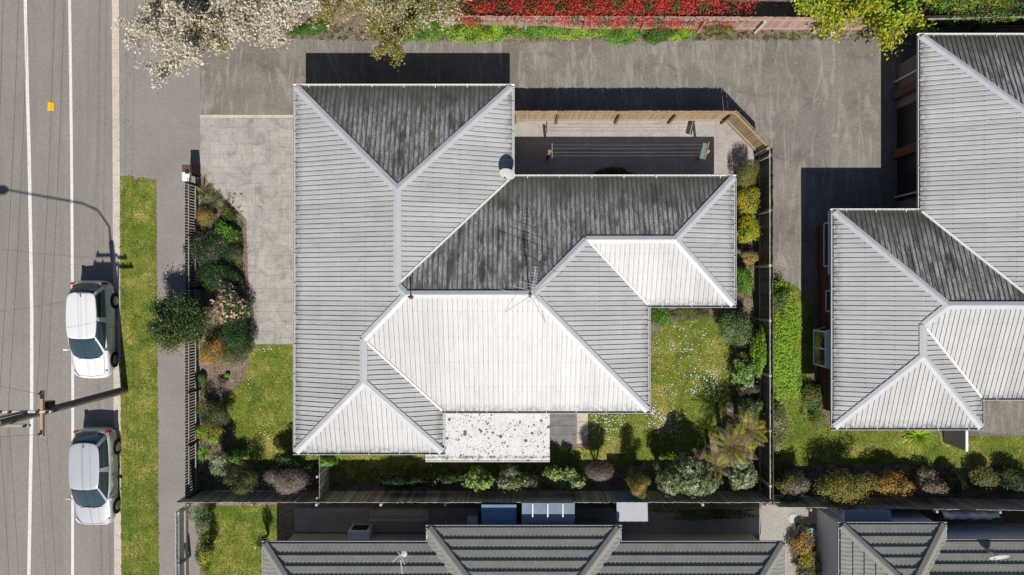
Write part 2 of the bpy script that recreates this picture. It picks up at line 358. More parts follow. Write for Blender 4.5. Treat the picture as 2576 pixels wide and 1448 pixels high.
g = N('car_silver'); g.b.inputs['Coat Weight'].default_value = 0.8; g.b.inputs['Coat Roughness'].default_value = 0.1; M['car_silver'] = g.done((0.50, 0.51, 0.53), 0.36, 0.25, 0.4)
plain('car_glass', (0.030, 0.052, 0.062), 0.05, 0, 0.9, 0.35, 4.0); plain('lamp_clear', (0.5, 0.52, 0.55), 0.1, 0, 0.8); plain('lamp_red', (0.35, 0.02, 0.02), 0.2, 0, 0.6); plain('alloy', (0.35, 0.35, 0.36), 0.35, 0.7)
# ------------------------------------------------------------------ the ground, the street, paths and lawns
def struct(name, mb, mat, **kw):
    return tag(mb.build(name, mat, **kw), kind='structure')
struct('ground', MB().sheet([(-300, -300), (300, -300), (300, 300), (-300, 300)], -0.14), M['ground_far'])
KX = lambda y: G(300 + 6 * (y / 1448.0), y)            # back of the kerb
k0, k1 = KX(-400), KX(1850)
struct('land', MB().prism([k1, (120, k1[1]), (120, k0[1]), k0], -0.13, 0.0), M['soil'])
road = struct('road', MB().sheet([(-60, -60), (KX(3300)[0], -60), k1, k0, (KX(-1900)[0], 60), (-60, 60)], -0.12), M['road_asphalt'])
def line_strip(pts, wd, z):
    mb = MB(); n = len(pts)
    for i in range(n - 1):
        (x0, y0), (x1, y1) = pts[i], pts[i + 1]
        mb.add([(x0 - wd / 2, y0, z), (x0 + wd / 2, y0, z), (x1 + wd / 2, y1, z), (x1 - wd / 2, y1, z)], [(0, 3, 2, 1)])
    return mb
h_ = -0.11
line_strip(GP([(58, -200), (63.6, 0), (68, 200), (73.6, 400), (77, 600), (80, 800), (79.5, 1050), (76, 1250), (72.5, 1448), (68, 1700)], h_), 0.155, -0.116).build('painted_line', M['line_paint'], road)
line_strip(GP([(172, -200), (175, 0), (177.8, 200), (180, 400), (181.4, 600), (182.6, 800), (183, 1050), (182.5, 1448), (181, 1700)], h_), 0.13, -0.116).build('painted_line', M['line_paint'], road)
# kerb and channel cast in short lengths
kerb = struct('kerb', MB().prism([(KX(1850)[0] - 0.40, k1[1]), (KX(1850)[0] - 0.001, k1[1]), (KX(-400)[0] - 0.001, k0[1]), (KX(-400)[0] - 0.40, k0[1])], -0.135, -0.117), M['kerb_concrete'])
y = -330.0
while y < 1780:
    a, b = KX(y), KX(y + 35.0); g_ = 0.012
    mb = MB()
    P = []
    for (x, yy) in ((a[0], a[1] - g_ / 2), (b[0], b[1] + g_ / 2)):
        P += [(x - 0.38, yy, -0.113), (x - 0.16, yy, -0.105), (x - 0.13, yy, -0.01), (x - 0.004, yy, 0.004), (x - 0.004, yy, -0.12), (x - 0.38, yy, -0.13)]
    mb.add(P, [(i, (i + 1) % 6, 6 + (i + 1) % 6, 6 + i) for i in range(6)] + [(5, 4, 3, 2, 1, 0), (6, 7, 8, 9, 10, 11)])
    mb.build('kerb_block', M['kerb_concrete'], kerb); y += 35.0

FP_R = 503                                              # the footpath runs from the verge to the front fences
struct('footpath', MB().sheet(GP([(395, -300), (FP_R, -300), (FP_R, 1750), (402, 1750), (400, 1448), (394.5, 450)]), 0.004), M['path_asphalt'])
struct('crossing', MB().sheet(GP([(300.5, -300), (395.2, -300), (394.6, 455), (380, 452), (352, 446), (342, 452), (335, 444), (301.9, 443)]), 0.005), M['path_asphalt'])
struct('shared_drive', MB().sheet(GP([(FP_R, 60), (640, 95), (900, 103), (1300, 106), (1700, 104), (2000, 100), (2330, 98), (2330, 560), (2090, 560), (2090, 742), (1942, 742), (1942, 388), (1830, 288), (FP_R, 288)]), 0.004), M['drive_concrete'])
struct('drive_edging', MB().prism(GP([(FP_R, 289.5), (752, 289.5), (752, 297.5), (FP_R, 298.5)]), 0.0, 0.014), M['kerb_concrete'])

LAWNS = []
def lawn(name, pts, smooth=True, z=0.012, amp=0.02):
    poly = GP(pts)
    if smooth: poly = curve_poly(poly, 5)
    poly = rough(poly, 0.10, amp, len(LAWNS) + 3); LAWNS.append(poly)
    return struct(name, MB().sheet(poly, z), M['lawn'])
lawn('verge', [(302.3, 446), (333, 446), (342, 455), (352, 448), (392, 454), (397, 1000), (400, 1448), (402, 1700), (309, 1700), (306, 1448)], False, amp=0.028)
lawn('front_lawn', [(632, 869), (700, 869), (790, 869), (790, 1040), (820, 1140), (818, 1178), (700, 1178), (640, 1165), (612, 1146), (590, 1120), (584, 1092), (575, 1050), (566, 1010), (572, 990), (603, 967), (618, 940), (628, 900)])
lawn('side_lawn', [(846, 1140), (846, 1200), (960, 1212), (1100, 1206), (1300, 1196), (1500, 1184), (1640, 1166), (1740, 1140), (1800, 1090), (1826, 1030), (1846, 965), (1850, 915), (1836, 872), (1818, 830), (1808, 795), (1690, 812), (1640, 850), (1625, 900), (1600, 980), (1480, 1000), (1480, 1035), (1480, 1122), (1380, 1124), (1100, 1130), (846, 1130)])
lawn('neighbour_lawn', [(1942, 745), (2024, 745), (2050, 900), (2030, 980), (2060, 1040), (2110, 1075), (2400, 1085), (2600, 1098), (2680, 1100), (2680, 1180), (2400, 1172), (2100, 1168), (1990, 1176), (1942, 1190)])
lawn('rear_lawn', [(512, 1274), (700, 1274), (696, 1360), (700, 1500), (690, 1700), (516, 1700)], False)
lawn('grass_edge', [(1783, 439), (1846, 441), (1850, 452), (1783, 452)], False)
# beds of the neighbour to the north
struct('border_bed', MB().sheet(rough(GP([(640, 40), (640, 94), (900, 102), (1300, 105), (1700, 103), (2000, 99), (2240, 97), (2240, 40)]), 0.15, 0.025, 9), 0.009), M['soil'])
struct('yard_path', MB().sheet(GP([(1915, 1272), (2074, 1272), (2060, 1600), (1900, 1600)]), 0.006), M['yard_concrete'])
struct('rear_patio', MB().sheet(GP([(742, 1278), (1914, 1278), (1914, 1345), (742, 1338)]), 0.006), M['yard_concrete'])
struct('neighbour_patio', MB().sheet(GP([(2340, 975), (2680, 975), (2680, 1098), (2470, 1098), (2400, 1096), (2340, 1090)]), 0.016), M['drive_concrete'])

# stamped-concrete driveway: random ashlar, every stone a piece
base = GP([(503.5, 298.5), (764, 298.5), (764, 867), (631, 867), (620, 552), (508, 441), (503.5, 436)])
drive = struct('driveway', MB().prism(base, 0.0, 0.006), M['stamped_joint'])
def ashlar(x0, x1, y0, y1, out, depth=0):
    w_, h2 = x1 - x0, y1 - y0
    if (w_ <= 0.62 and h2 <= 0.62) or (depth > 2 and w_ * h2 < 0.34 and max(w_, h2) < 0.95 and random.random() < 0.7):
        out.append((x0, x1, y0, y1)); return
    q = lambda a: round(a / 0.15) * 0.15
    if w_ > h2 * random.uniform(0.8, 1.25):
        c = x0 + max(0.15, min(w_ - 0.15, q(w_ * random.uniform(0.35, 0.65)))); ashlar(x0, c, y0, y1, out, depth + 1); ashlar(c, x1, y0, y1, out, depth + 1)
    else:
        c = y0 + max(0.15, min(h2 - 0.15, q(h2 * random.uniform(0.35, 0.65)))); ashlar(x0, x1, y0, c, out, depth + 1); ashlar(x0, x1, c, y1, out, depth + 1)
xs = [p_[0] for p_ in base]; ys = [p_[1] for p_ in base]; stones = []
ashlar(min(xs), max(xs), min(ys), max(ys), stones)
d0, d1 = G(508, 441), G(620, 552); dn = (-(d1[1] - d0[1]), d1[0] - d0[0]); dc = dn[0] * d0[0] + dn[1] * d0[1]
e0, e1 = G(620, 552), G(631, 867); en = (-(e1[1] - e0[1]), e1[0] - e0[0]); ec = en[0] * e0[0] + en[1] * e0[1]
ym = d1[1]
for (a, b, c, d) in stones:
    j = 0.005; q = [(a + j, c + j), (b - j, c + j), (b - j, d - j), (a + j, d - j)]
    if a > e1[0]: polys = [q]
    else: polys = [clip(clip(q, 0, -1, -ym), -dn[0], -dn[1], -dc), clip(clip(q, 0, 1, ym), -en[0], -en[1], -ec)]
    for poly in polys:
        if len(poly) < 3 or abs(area(poly)) < 0.003: continue
        MB().prism(poly, 0.004, 0.013 + random.uniform(0, 0.002)).build('stamped_stone', M['stamped'], drive)

# exposed-aggregate yard behind the fence, three bays with a joint between
yard = struct('clothesline_yard', MB().prism(GP([(1288, 306), (1822, 304), (1907, 390), (1907, 405), (1842, 440), (1288, 439)]), 0.0, 0.004), M['stamped_joint'])
for poly in ([(1290, 308), (1302, 308), (1302, 439), (1290, 439)], [(1303, 306), (1485, 305), (1485, 439), (1303, 439)], [(1486, 305), (1707, 304), (1707, 439), (1486, 439)], [(1708, 304), (1821, 304), (1906, 391), (1906, 404), (1841, 439), (1708, 439)]):
    MB().prism(GP(poly), 0.002, 0.016).build('concrete_bay', M['aggregate'], yard)
# dark slab patio with three pale pavers
patio = struct('patio', MB().prism(GP([(1100, 1000), (1479, 1000), (1479, 1117), (1100, 1117)]), 0.0, 0.008), M['stamped_joint'])
for i in range(9):
    for j in range(5):
        (a, b), (c, d) = G(1104 + i * 38.5 + (j % 2) * 0, 1002 + j * 23), G(1104 + (i + 1) * 38.5 - 0.8, 1002 + (j + 1) * 23 - 0.8)
        MB().prism([(a, d), (c, d), (c, b), (a, b)], 0.004, 0.018 + random.uniform(0, 0.003)).build('slab', M['slate'], patio)
for y0, y1 in ((1010, 1033), (1034, 1061), (1062, 1088.5), (1089.5, 1116)):
    (a, b), (c, d) = G(1451.5, y0), G(1478, y1)
    MB().prism([(a, d), (c, d), (c, b), (a, b)], 0.004, 0.026).build('paver', M['paver'], patio)

# grass blades and daisies
def blades(polys, per_m2, name):
    Vs, Cs = [], []
    for poly in polys:
        a = np.array(poly); lo, hi = a.min(0), a.max(0); n = int((hi - lo).prod() * per_m2)
        P = rng.uniform(lo, hi, (n, 2)); P = P[in_poly(P, poly)]; n = len(P)
        th = rng.uniform(0, 2 * np.pi, n); L = rng.uniform(0.03, 0.065, n); wd = rng.uniform(0.006, 0.013, n); lean = rng.uniform(0.2, 0.9, n)
        d = np.stack([np.cos(th), np.sin(th)], 1); s = np.stack([-d[:, 1], d[:, 0]], 1); z0 = np.full(n, 0.011)
        A = np.concatenate([P + s * wd[:, None], z0[:, None]], 1); B = np.concatenate([P - s * wd[:, None], z0[:, None]], 1)
        T = np.concatenate([P + d * (L * lean)[:, None], (z0 + L * 0.6)[:, None]], 1)
        Vs.append(np.stack([A, B, T], 1).reshape(-1, 3)); t = rng.uniform(0, 1, (n, 1))
        Cs.append((1 - t) * np.array([[0.105, 0.172, 0.017]]) + t * np.array([[0.285, 0.335, 0.048]]))
    V = np.concatenate(Vs); F = np.arange(len(V), dtype=np.int32).reshape(-1, 3)
    return tag(link(name, np_mesh(name, V, F, np.concatenate(Cs)), M['grass_blade']), kind='stuff')
tag(blades(LAWNS, 1500, 'lawn_grass'), 'short green grass blades covering the lawns and verge', 'grass')
def daisies():
    cl = [(1550, 975, 50, 40, 45), (1520, 1075, 26, 30, 60), (1560, 1055, 18, 22, 40), (1670, 1060, 36, 26, 130), (1650, 1040, 20, 18, 50), (1700, 1085, 18, 16, 30), (1770, 950, 46, 26, 90), (1685, 985, 20, 16, 30), (1745, 985, 14, 10, 22), (1800, 970, 26, 44, 60),
          (1690, 890, 70, 50, 60), (1760, 830, 60, 60, 50), (1720, 880, 20, 20, 20), (1640, 1040, 6, 8, 10), (1520, 1045, 14, 14, 30), (1495, 1055, 8, 20, 25), (1500, 1100, 40, 14, 25), (640, 985, 40, 60, 12), (670, 1105, 26, 40, 26), (625, 1120, 8, 12, 6),
          (1430, 1130, 40, 6, 12), (1020, 1185, 30, 10, 8), (670, 878, 24, 6, 12), (1090, 1180, 12, 16, 8), (1500, 960, 120, 60, 15)]
    V, F, Cc = [], [], []
    P = np.concatenate([np.stack([rng.normal(x, sx * 0.6, n), rng.normal(y, sy * 0.6, n)], 1) for (x, y, sx, sy, n) in cl])
    P = np.array([G(x, y) for x, y in P]); ok = np.zeros(len(P), bool)
    for L in LAWNS: ok |= in_poly(P, L)
    for px, py in P[ok]:
        r = rng.uniform(0.013, 0.028); z = rng.uniform(0.045, 0.06); b = len(V)
        for k in range(6): V.append((px + r * math.cos(k * math.pi / 3), py + r * math.sin(k * math.pi / 3), z + rng.normal(0, 0.003)))
        F.append([b + k for k in range(6)]); Cc.append((0.75, 0.75, 0.72) if rng.random() > 0.03 else (0.8, 0.5, 0.02))
    return tag(link('daisies', np_mesh('daisies', np.array(V), np.array(F), np.array(Cc)), M['petal']), 'white daisies scattered over the lawns', 'daisies', kind='stuff')
daisies()
def litter():
    """fallen leaves and bark chips on the beds and along the drive edge"""
    P = []
    for (x0, y0, x1, y1, n) in ((500, 560, 630, 1000, 1500), (500, 1000, 590, 1150, 500), (1800, 620, 1905, 1240, 1400), (640, 60, 2230, 104, 2200), (490, 1150, 1900, 1235, 1500), (1640, 770, 1800, 820, 200), (560, 100, 1280, 135, 160), (300, 100, 330, 440, 60)):
        for _ in range(n): P.append(G(rng.uniform(x0, x1), rng.uniform(y0, y1)))
    P = np.array(P); n = len(P); th = rng.uniform(0, 6.28, n); L = rng.uniform(0.01, 0.035, n)
    d = np.stack([np.cos(th), np.sin(th)], 1) * L[:, None]; s = np.stack([-d[:, 1], d[:, 0]], 1) * 0.5
    z = rng.uniform(0.014, 0.03, n)[:, None]
    V = np.stack([np.concatenate([P + d, z], 1), np.concatenate([P + s, z + 0.006], 1), np.concatenate([P - d, z], 1), np.concatenate([P - s, z], 1)], 1).reshape(-1, 3)
    t = rng.uniform(0, 1, (n, 1)); col = (1 - t) * np.array([[0.06, 0.04, 0.028]]) + t * np.array([[0.26, 0.20, 0.14]])
    tag(link('bark_litter', np_mesh('bark_litter', V, np.arange(4 * n).reshape(-1, 4), col), M['petal']), 'bark chips and fallen leaves on the garden beds', 'litter', kind='stuff')
litter()

# ------------------------------------------------------------------ hipped roofs
class Hip:
    def __init__(s, rects, e, slope): s.r = rects; s.e = e; s.s = slope; s.bb = (min(r[0] for r in rects), max(r[1] for r in rects), min(r[2] for r in rects), max(r[3] for r in rects))
    def h(s, x, y):
        return s.e + s.s * max(min(x - a, b - x, y - c, d - y) for a, b, c, d in s.r)
    def act(s, x, y, key):
        """True where the plane rising from the eave `key` is the roof surface (x, y arrays)"""
        best = np.full(x.shape, -1e9); on = np.zeros(x.shape, bool)
        for a, b, c, d in s.r:
            D = np.stack([x - a, b - x, y - c, d - y]); k = D.argmin(0); m = D.min(0)
            nm = np.zeros(x.shape, bool)
            for i, (sd, co) in enumerate((('W', a), ('E', b), ('S', c), ('N', d))):
                if sd == key[0] and abs(co - key[1]) < 1e-6: nm |= (k == i)
            up = m > best + 1e-9; on = np.where(up, nm, on | ((np.abs(m - best) < 1e-9) & nm)); best = np.maximum(best, m)
        return on & (best > -1e-6)
    def keys(s):
        out = []
        for a, b, c, d in s.r:
            for k in (('W', a), ('E', b), ('S', c), ('N', d)):
                if k not in out: out.append(k)
        return out
    def spans(s, key, us):
        """distance-from-eave interval of the face along every line u"""
        us = np.asarray(us, float); n = 200; dd = np.linspace(0.004, 8.0, n)
        def on_(u, q): return s.act(*{'W': (key[1] + q, u), 'E': (key[1] - q, u), 'S': (u, key[1] + q), 'N': (u, key[1] - q)}[key[0]], key)
        U, Q = np.meshgrid(us, dd, indexing='ij'); on = on_(U, Q); has = on.any(1); i0 = on.argmax(1); i1 = n - 1 - on[:, ::-1].argmax(1)
        def edge(a, b):
            a = a.copy(); b = b.copy()
            for _ in range(14):
                m = (a + b) / 2; k = on_(us, m); a = np.where(k, m, a); b = np.where(k, b, m)
            return a
        lo = np.where(i0 == 0, 0.0, edge(dd[i0], dd[np.maximum(i0 - 1, 0)])); hi = np.where(i1 == n - 1, dd[-1], edge(dd[i1], dd[np.minimum(i1 + 1, n - 1)]))
        return [(float(a), float(b)) if h_ else None for a, b, h_ in zip(lo, hi, has)]
    def pt(s, key, u, d, off=0.0):
        z = s.e + s.s * d + off
        return {'W': (key[1] + d, u, z), 'E': (key[1] - d, u, z), 'S': (u, key[1] + d, z), 'N': (u, key[1] - d, z)}[key[0]]
    def urange(s, key): return (s.bb[2], s.bb[3]) if key[0] in 'WE' else (s.bb[0], s.bb[1])
RIB = [(0.0, 0.0), (0.007, 0.036), (0.035, 0.036), (0.042, 0.0), (0.105, 0.0), (0.112, 0.005), (0.132, 0.005), (0.139, 0.0)]
def rib_sheets(hip, key, mat, parent, ribs=4, name='roof_sheet', lip=0.03):
    u0, u1 = hip.urange(key); P = 0.2; k0_ = int(math.floor(u0 / P)); k1_ = int(math.ceil(u1 / P))
    flip = key[0] in 'WN'
    for sh in range(k0_, k1_, ribs):
        us = [(k * P + a, o) for k in range(sh, sh + ribs) for a, o in RIB] + [((sh + ribs) * P, 0.0)]
        mb = MB(); mb.uv = []; prev = None; wob = random.uniform(-0.003, 0.003); sps = hip.spans(key, [u for u, _ in us])
        for (u, o), sp in zip(us, sps):
            if sp is None or sp[1] - sp[0] < 0.02: prev = None; continue
            lo = -lip if sp[0] < 1e-3 else sp[0]
            mb.v += [hip.pt(key, u, lo, o + wob), hip.pt(key, u, sp[1], o + wob)]; mb.uv += [(u + 40, lo), (u + 40, sp[1])]
            i = len(mb.v) - 2
            if prev is not None:
                f = (prev, i, i + 1, prev + 1); mb.f.append(f[::-1] if flip else f)
            prev = i
        if mb.f: mb.build(name, mat, parent)
def underlay(hip, mat, parent, name='roof', drop=0.03):
    mb = MB()
    for key in hip.keys():
        u0, u1 = hip.urange(key); n = int((u1 - u0) / 0.25) + 1; prev = None
        lu = np.linspace(u0 + 0.001, u1 - 0.001, n)
        for u, sp in zip(lu, hip.spans(key, lu)):
            if sp is None: prev = None; continue
            mb.v += [hip.pt(key, float(u), sp[0], -drop), hip.pt(key, float(u), sp[1], -drop)]; i = len(mb.v) - 2
            if prev is not None: mb.f.append((prev, i, i + 1, prev + 1) if key[0] in 'ES' else (prev + 1, i + 1, i, prev))
            prev = i
    return mb.build(name, mat, parent)
def cap(hip, a, b, mat, parent, half=0.155, lift=0.05, valley=False, name='ridge_cap', ext=0.0):
    a, b = Vector(a), Vector(b); d = (b - a).normalized(); a = a - d * ext; b = b + d * ext; n = Vector((-d.y, d.x)); m = (a + b) / 2
    za, zb = hip.h(a.x, a.y), hip.h(b.x, b.y)
    if ext:
        p, q = a + d * (ext + 0.05), b - d * (ext + 0.05); sl = (hip.h(q.x, q.y) - hip.h(p.x, p.y)) / (q - p).length
        za = hip.h(p.x, p.y) - sl * (ext + 0.05); zb = hip.h(q.x, q.y) + sl * (ext + 0.05)
    mb = MB(); P = []
    dl = [hip.h(*(m + n * half * s)) - hip.h(m.x, m.y) for s in (1, -1)]
    for pt, z in ((a, za), (b, zb)):
        for off, dz in ((half, dl[0] + lift - 0.02), (half, dl[0] + lift), (0.02, lift + 0.006 if not valley else lift), (-0.02, lift + 0.006 if not valley else lift), (-half, dl[1] + lift), (-half, dl[1] + lift - 0.02)):
            q = pt + n * off; P.append((q.x, q.y, z + dz))
    mb.add(P, [(i, i + 1, 7 + i, 6 + i) for i in range(5)] + [(6, 11, 5, 0)] + [(0, 1, 2, 3, 4, 5), (11, 10, 9, 8, 7, 6)])
    return mb.build(name, mat, parent)
def gutter(p, q, out, z, mat, parent, wd=0.13, hh=0.1):
    """open trough along the eave from p to q; `out` points away from the house"""
    p, q, o = Vector(p), Vector(q), Vector(out); prof = [(-0.02, 0.0), (-0.02, -hh), (wd, -hh), (wd, 0.005), (wd - 0.022, 0.005), (wd - 0.022, -hh + 0.015), (0.0, -hh + 0.015), (0.0, 0.0)]
    P = []
    for e in (p, q):
        for a, b in prof: P.append((e.x + o.x * a, e.y + o.y * a, z + b))
    m = len(prof)
    mb = MB().add(P, [(i, (i + 1) % m, m + (i + 1) % m, m + i) for i in range(m)] + [tuple(range(m - 1, -1, -1)), tuple(range(m, 2 * m))])
    L = (q - p).length; n = max(1, int(L / 1.2)); d = (q - p).normalized()
    for k in range(n):                                   # brackets across the trough
        c = p + d * (k + 0.5) * L / n + o * (wd / 2 - 0.01); mb.box((c.x, c.y, z + 0.006), (wd + 0.02 if abs(o.x) > 0.5 else 0.03, wd + 0.02 if abs(o.y) > 0.5 else 0.03, 0.006))
    return mb.build('gutter', mat, parent)
def outline_eaves(poly):
    """eave edges of a counter-clockwise outline with outward normals"""
    for i in range(len(poly)):
        n = len(poly); p0, p, q, q1 = [Vector(poly[(i + k) % n]) for k in (-1, 0, 1, 2)]; d = (q - p).normalized()
        if abs(d.x) > 0.5:                               # run past the outside corners so that the troughs meet
            if (p - p0).cross(d) > 0: p = p - d * 0.13
            if d.cross(q1 - q) > 0: q = q + d * 0.13
        yield p, q, (d.y, -d.x)
def inset(poly, t):
    n = len(poly); out = []
    for i in range(n):
        p0, p, p1 = Vector(poly[i - 1]), Vector(poly[i]), Vector(poly[(i + 1) % n]); a, b = (p - p0).normalized(), (p1 - p).normalized()
        out.append(tuple(p + Vector((-a.y, a.x)) * t + Vector((-b.y, b.x)) * t))
    return out

E = 2.5; S = 0.353
X0, X1, X2, X3, X4 = -9.08, -2.94, -0.02, 5.70, 9.31
YN, YA, YB, YC, YD = 8.43, 4.615, -0.72, -5.17, -6.91
hip = Hip([(X0, X2, YC, YN), (X0, X3, YC, YA), (X0, X1, YD, YN), (X0, X4, YB, YA)], E, S)
house = thing('house', (0, 0, 0), 'long single-storey house with a pale ribbed steel hip roof inside the fences', 'house')
OUT = [(X0, YD), (X1, YD), (X1, YC), (X3, YC), (X3, YB), (X4, YB), (X4, YA), (X2, YA), (X2, YN), (X0, YN)]
wall = MB().prism(inset(OUT, 0.6), 0.0, 2.40).build('wall', M['wall_cream'], house)
MB().prism(inset(OUT, 0.02), 2.405, 2.43).build('soffit', M['soffit'], house)
MB().prism(inset(OUT, 0.012), 2.434, 2.475).build('fascia', M['gutter_cream'], house)
def window(parent, c, size, nrm, panes=2):
    """frame and panes on a wall; c is the centre on the wall face"""
    ax = 0 if abs(nrm[1]) > 0.5 else 1; mb = MB(); wd, hh = size; t = 0.05
    for dx, dz, a, b in ((0, hh / 2, wd, t), (0, -hh / 2, wd, t), (wd / 2, 0, t, hh - t), (-wd / 2, 0, t, hh - t)):
        p = [c[0] + nrm[0] * 0.03, c[1] + nrm[1] * 0.03, c[2] + dz]; p[ax] += dx; mb.box(p, (a, 0.08, b) if ax == 0 else (0.08, a, b))
    f = mb.build('window', M['frame_white'], parent)
    for k in range(panes):
        p = [c[0] + nrm[0] * 0.012, c[1] + nrm[1] * 0.012, c[2]]; pw = (wd - t) / panes; p[ax] += (k - (panes - 1) / 2) * pw
        MB().box(p, (pw - 0.03, 0.03, hh - t) if ax == 0 else (0.03, pw - 0.03, hh - t)).build('pane', M['glass'], f)
for c, sz, nm in (((-6, YD + .6, 1.5), (1.8, 1.2), (0, -1)), ((-0.4, YC + .6, 1.1), (3.0, 2.0), (0, -1)), ((3.5, YC + .6, 1.5), (1.8, 1.2), (0, -1)), ((X3 - .6, -3, 1.5), (1.8, 1.2), (1, 0)), ((X4 - .6, 2, 1.5), (1.4, 1.1), (1, 0)), ((X0 + .6, -3, 1.5), (2.0, 1.2), (-1, 0)), ((X0 + .6, 1.2, 1.5), (1.6, 1.2), (-1, 0)), ((3.5, YA - .6, 1.6), (1.2, 0.9), (0, 1)), ((6.8, YA - .6, 1.6), (1.0, 0.9), (0, 1)), ((-4.6, YN - .6, 1.6), (1.2, 0.9), (0, 1))):
    window(house, c, sz, nm)
gd = MB().box((X0 + 0.57, 5.6, 1.05), (0.06, 2.6, 2.1)).build('garage_door', M['frame_white'], house)
for k in range(4): MB().box((X0 + 0.535, 5.6, 0.28 + k * 0.52), (0.02, 2.5, 0.46)).build('door_panel', M['frame_white'], gd)
roof = underlay(hip, M['wall_cream'], house)
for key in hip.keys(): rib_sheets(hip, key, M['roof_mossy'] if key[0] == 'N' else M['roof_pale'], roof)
rx1, rx2, ry3, ry4 = (X0 + X2) / 2, (X0 + X1) / 2, (YA + YC) / 2, (YA + YB) / 2
w1, w2, w3, w4 = (X2 - X0) / 2, (X1 - X0) / 2, (YA - YC) / 2, (YA - YB) / 2
A1 = (rx1, YN - w1); J1 = (rx1, YA - (X2 - rx1)); A3 = (X0 + w3, ry3); B3 = (X3 - w3, ry3); J2 = (rx2, YC + (rx2 - X0)); A2 = (rx2, YD + w2); J4 = (X3 - (ry4 - YC) if False else X3 - (YA - ry4), ry4); A4 = (X4 - w4, ry4)
J4 = (B3[0] + (ry4 - ry3), ry4)
for a, b in ((A1, (X0, YN)), (A1, (X2, YN)), (A3, J1), (A3, J2), (B3, J4), (B3, (X3, YC)), (A4, (X4, YA)), (A4, (X4, YB)), (A2, (X0, YD)), (A2, (X1, YD))): cap(hip, a, b, M['cap_metal'], roof, lift=0.052)
for a, b in ((A1, J1), (A3, B3), (J2, A2), (J4, A4)): cap(hip, a, b, M['cap_metal'], roof, lift=0.058, ext=0.03)
for a, b in ((J1, (X2, YA)), (J2, (X1, YC)), (J4, (X3, YB))): cap(hip, a, b, M['gutter_cream'], roof, half=0.045, lift=0.044, valley=True, name='valley_flashing')
for p, q, o in outline_eaves(OUT): gutter(p, q, o, E - 0.005 + 0.002 * abs(o[1]), M['gutter_cream'] if o[1] > 0.5 else M['gutter_paint'], house)

# flat awning over the patio doors
aw = thing('patio_awning', (-1.0, -7.0, 0), 'flat white awning speckled with dark lichen over the back patio', 'awning')
ax0, ax1 = G(1070, 1160, 2.28)[0], G(1383, 1160, 2.28)[0]; ay0 = G(1070, 1159, 2.28)[1]; axl = G(1112, 1160, 2.28)[0] - 0.1
mbs = [(ax0, axl, ay0, YD + 0.42)] + [(axl + (ax1 - axl) * k / 4, axl + (ax1 - axl) * (k + 1) / 4, ay0, YC + 0.5) for k in range(4)]
for a, b, c, d in mbs:
    mb = MB(); n = max(6, int((b - a) / 0.09)); P = []
    for i in range(n + 1):
        x = a + 0.002 + (b - a - 0.004) * i / n; o = 0.008 * (i % 2)
        P += [(x, c, 2.27 + o), (x, d, 2.315 + o), (x, c, 2.25), (x, d, 2.295)]
    F = [(4 * i, 4 * i + 4, 4 * i + 5, 4 * i + 1) for i in range(n)] + [(4 * i + 2, 4 * i + 3, 4 * i + 7, 4 * i + 6) for i in range(n)] + [(4 * i, 4 * i + 2, 4 * i + 6, 4 * i + 4) for i in range(n)] + [(0, 1, 3, 2), (4 * n, 4 * n + 2, 4 * n + 3, 4 * n + 1)]
    mb.add(P, F).build('awning_sheet', M['lichen_sheet'], aw)
MB().box(((ax0 + ax1) / 2, ay0 + 0.06, 2.19), (ax1 - ax0, 0.05, 0.11)).build('beam', M['frame_white'], aw)
gutter((ax0, ay0 + 0.01), (ax1, ay0 + 0.01), (0, -1), 2.255, M['gutter_cream'], aw, 0.08, 0.07)
for x in (ax0 + 0.15, -1.8, 0.0, ax1 - 0.1): MB().box((x, ay0 + 0.06, 1.066), (0.09, 0.09, 2.13)).build('post', M['frame_white'], aw)
# ------------------------------------------------------------------ brick neighbour to the east
nb = thing('brick_house', (17.5, 0, 0), 'red brick house with a pale ribbed hip roof beyond the right-hand fence', 'house')
a0, a1, a2, a3 = 13.55, 17.2, 19.72, 26.2
b0, b1, b2, b3 = 10.57, 3.19, -4.62, -5.87
hb = Hip([(a1, a3, b2, b0), (a0, a3, b2, b1), (a0, a2, b3, b1)], E, S)
OUTB = [(a0, b3), (a2, b3), (a2, b2), (a3, b2), (a3, b0), (a1, b0), (a1, b1), (a0, b1)]
MB().prism(inset(OUTB, 0.42), 0.0, 2.40).build('wall', M['brick_wall'], nb)
MB().prism(inset(OUTB, 0.02), 2.405, 2.43).build('soffit', M['soffit'], nb); MB().prism(inset(OUTB, 0.012), 2.434, 2.475).build('fascia', M['gutter_paint'], nb)
rb = underlay(hb, M['wall_cream'], nb)
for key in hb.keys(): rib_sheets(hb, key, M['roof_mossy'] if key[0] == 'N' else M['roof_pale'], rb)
wA, wB, wC = (a3 - a1) / 2, (b1 - b2) / 2, (a2 - a0) / 2; my = (b1 + b2) / 2
PA = (a1 + wA, b0 - wA); PB = (a0 + wB, my); PC = (a0 + wC, b3 + wC); JC = (a0 + wC, b2 + wC); RE = (a1 + wA, b2 + (a3 - a1 - wA))
VB = (a1 + (b1 - my), my)
for a, b in ((PA, (a1, b0)), (PA, (a3, b0)), (PB, (a0, b1)), (PB, JC), (PC, (a0, b3)), (PC, (a2, b3))): cap(hb, a, b, M['cap_metal'], rb, lift=0.052)
for a, b in ((PB, VB), (JC, PC), (PA, RE)): cap(hb, a, b, M['cap_metal'], rb, lift=0.058, ext=0.03)
for a, b in ((VB, (a1, b1)), (JC, (a2, b2))): cap(hb, a, b, M['gutter_cream'], rb, half=0.045, lift=0.044, valley=True, name='valley_flashing')
for p, q, o in outline_eaves(OUTB): gutter(p, q, o, E - 0.005 + 0.002 * abs(o[1]), M['gutter_cream'] if o[1] > 0.5 else M['gutter_paint'], nb)
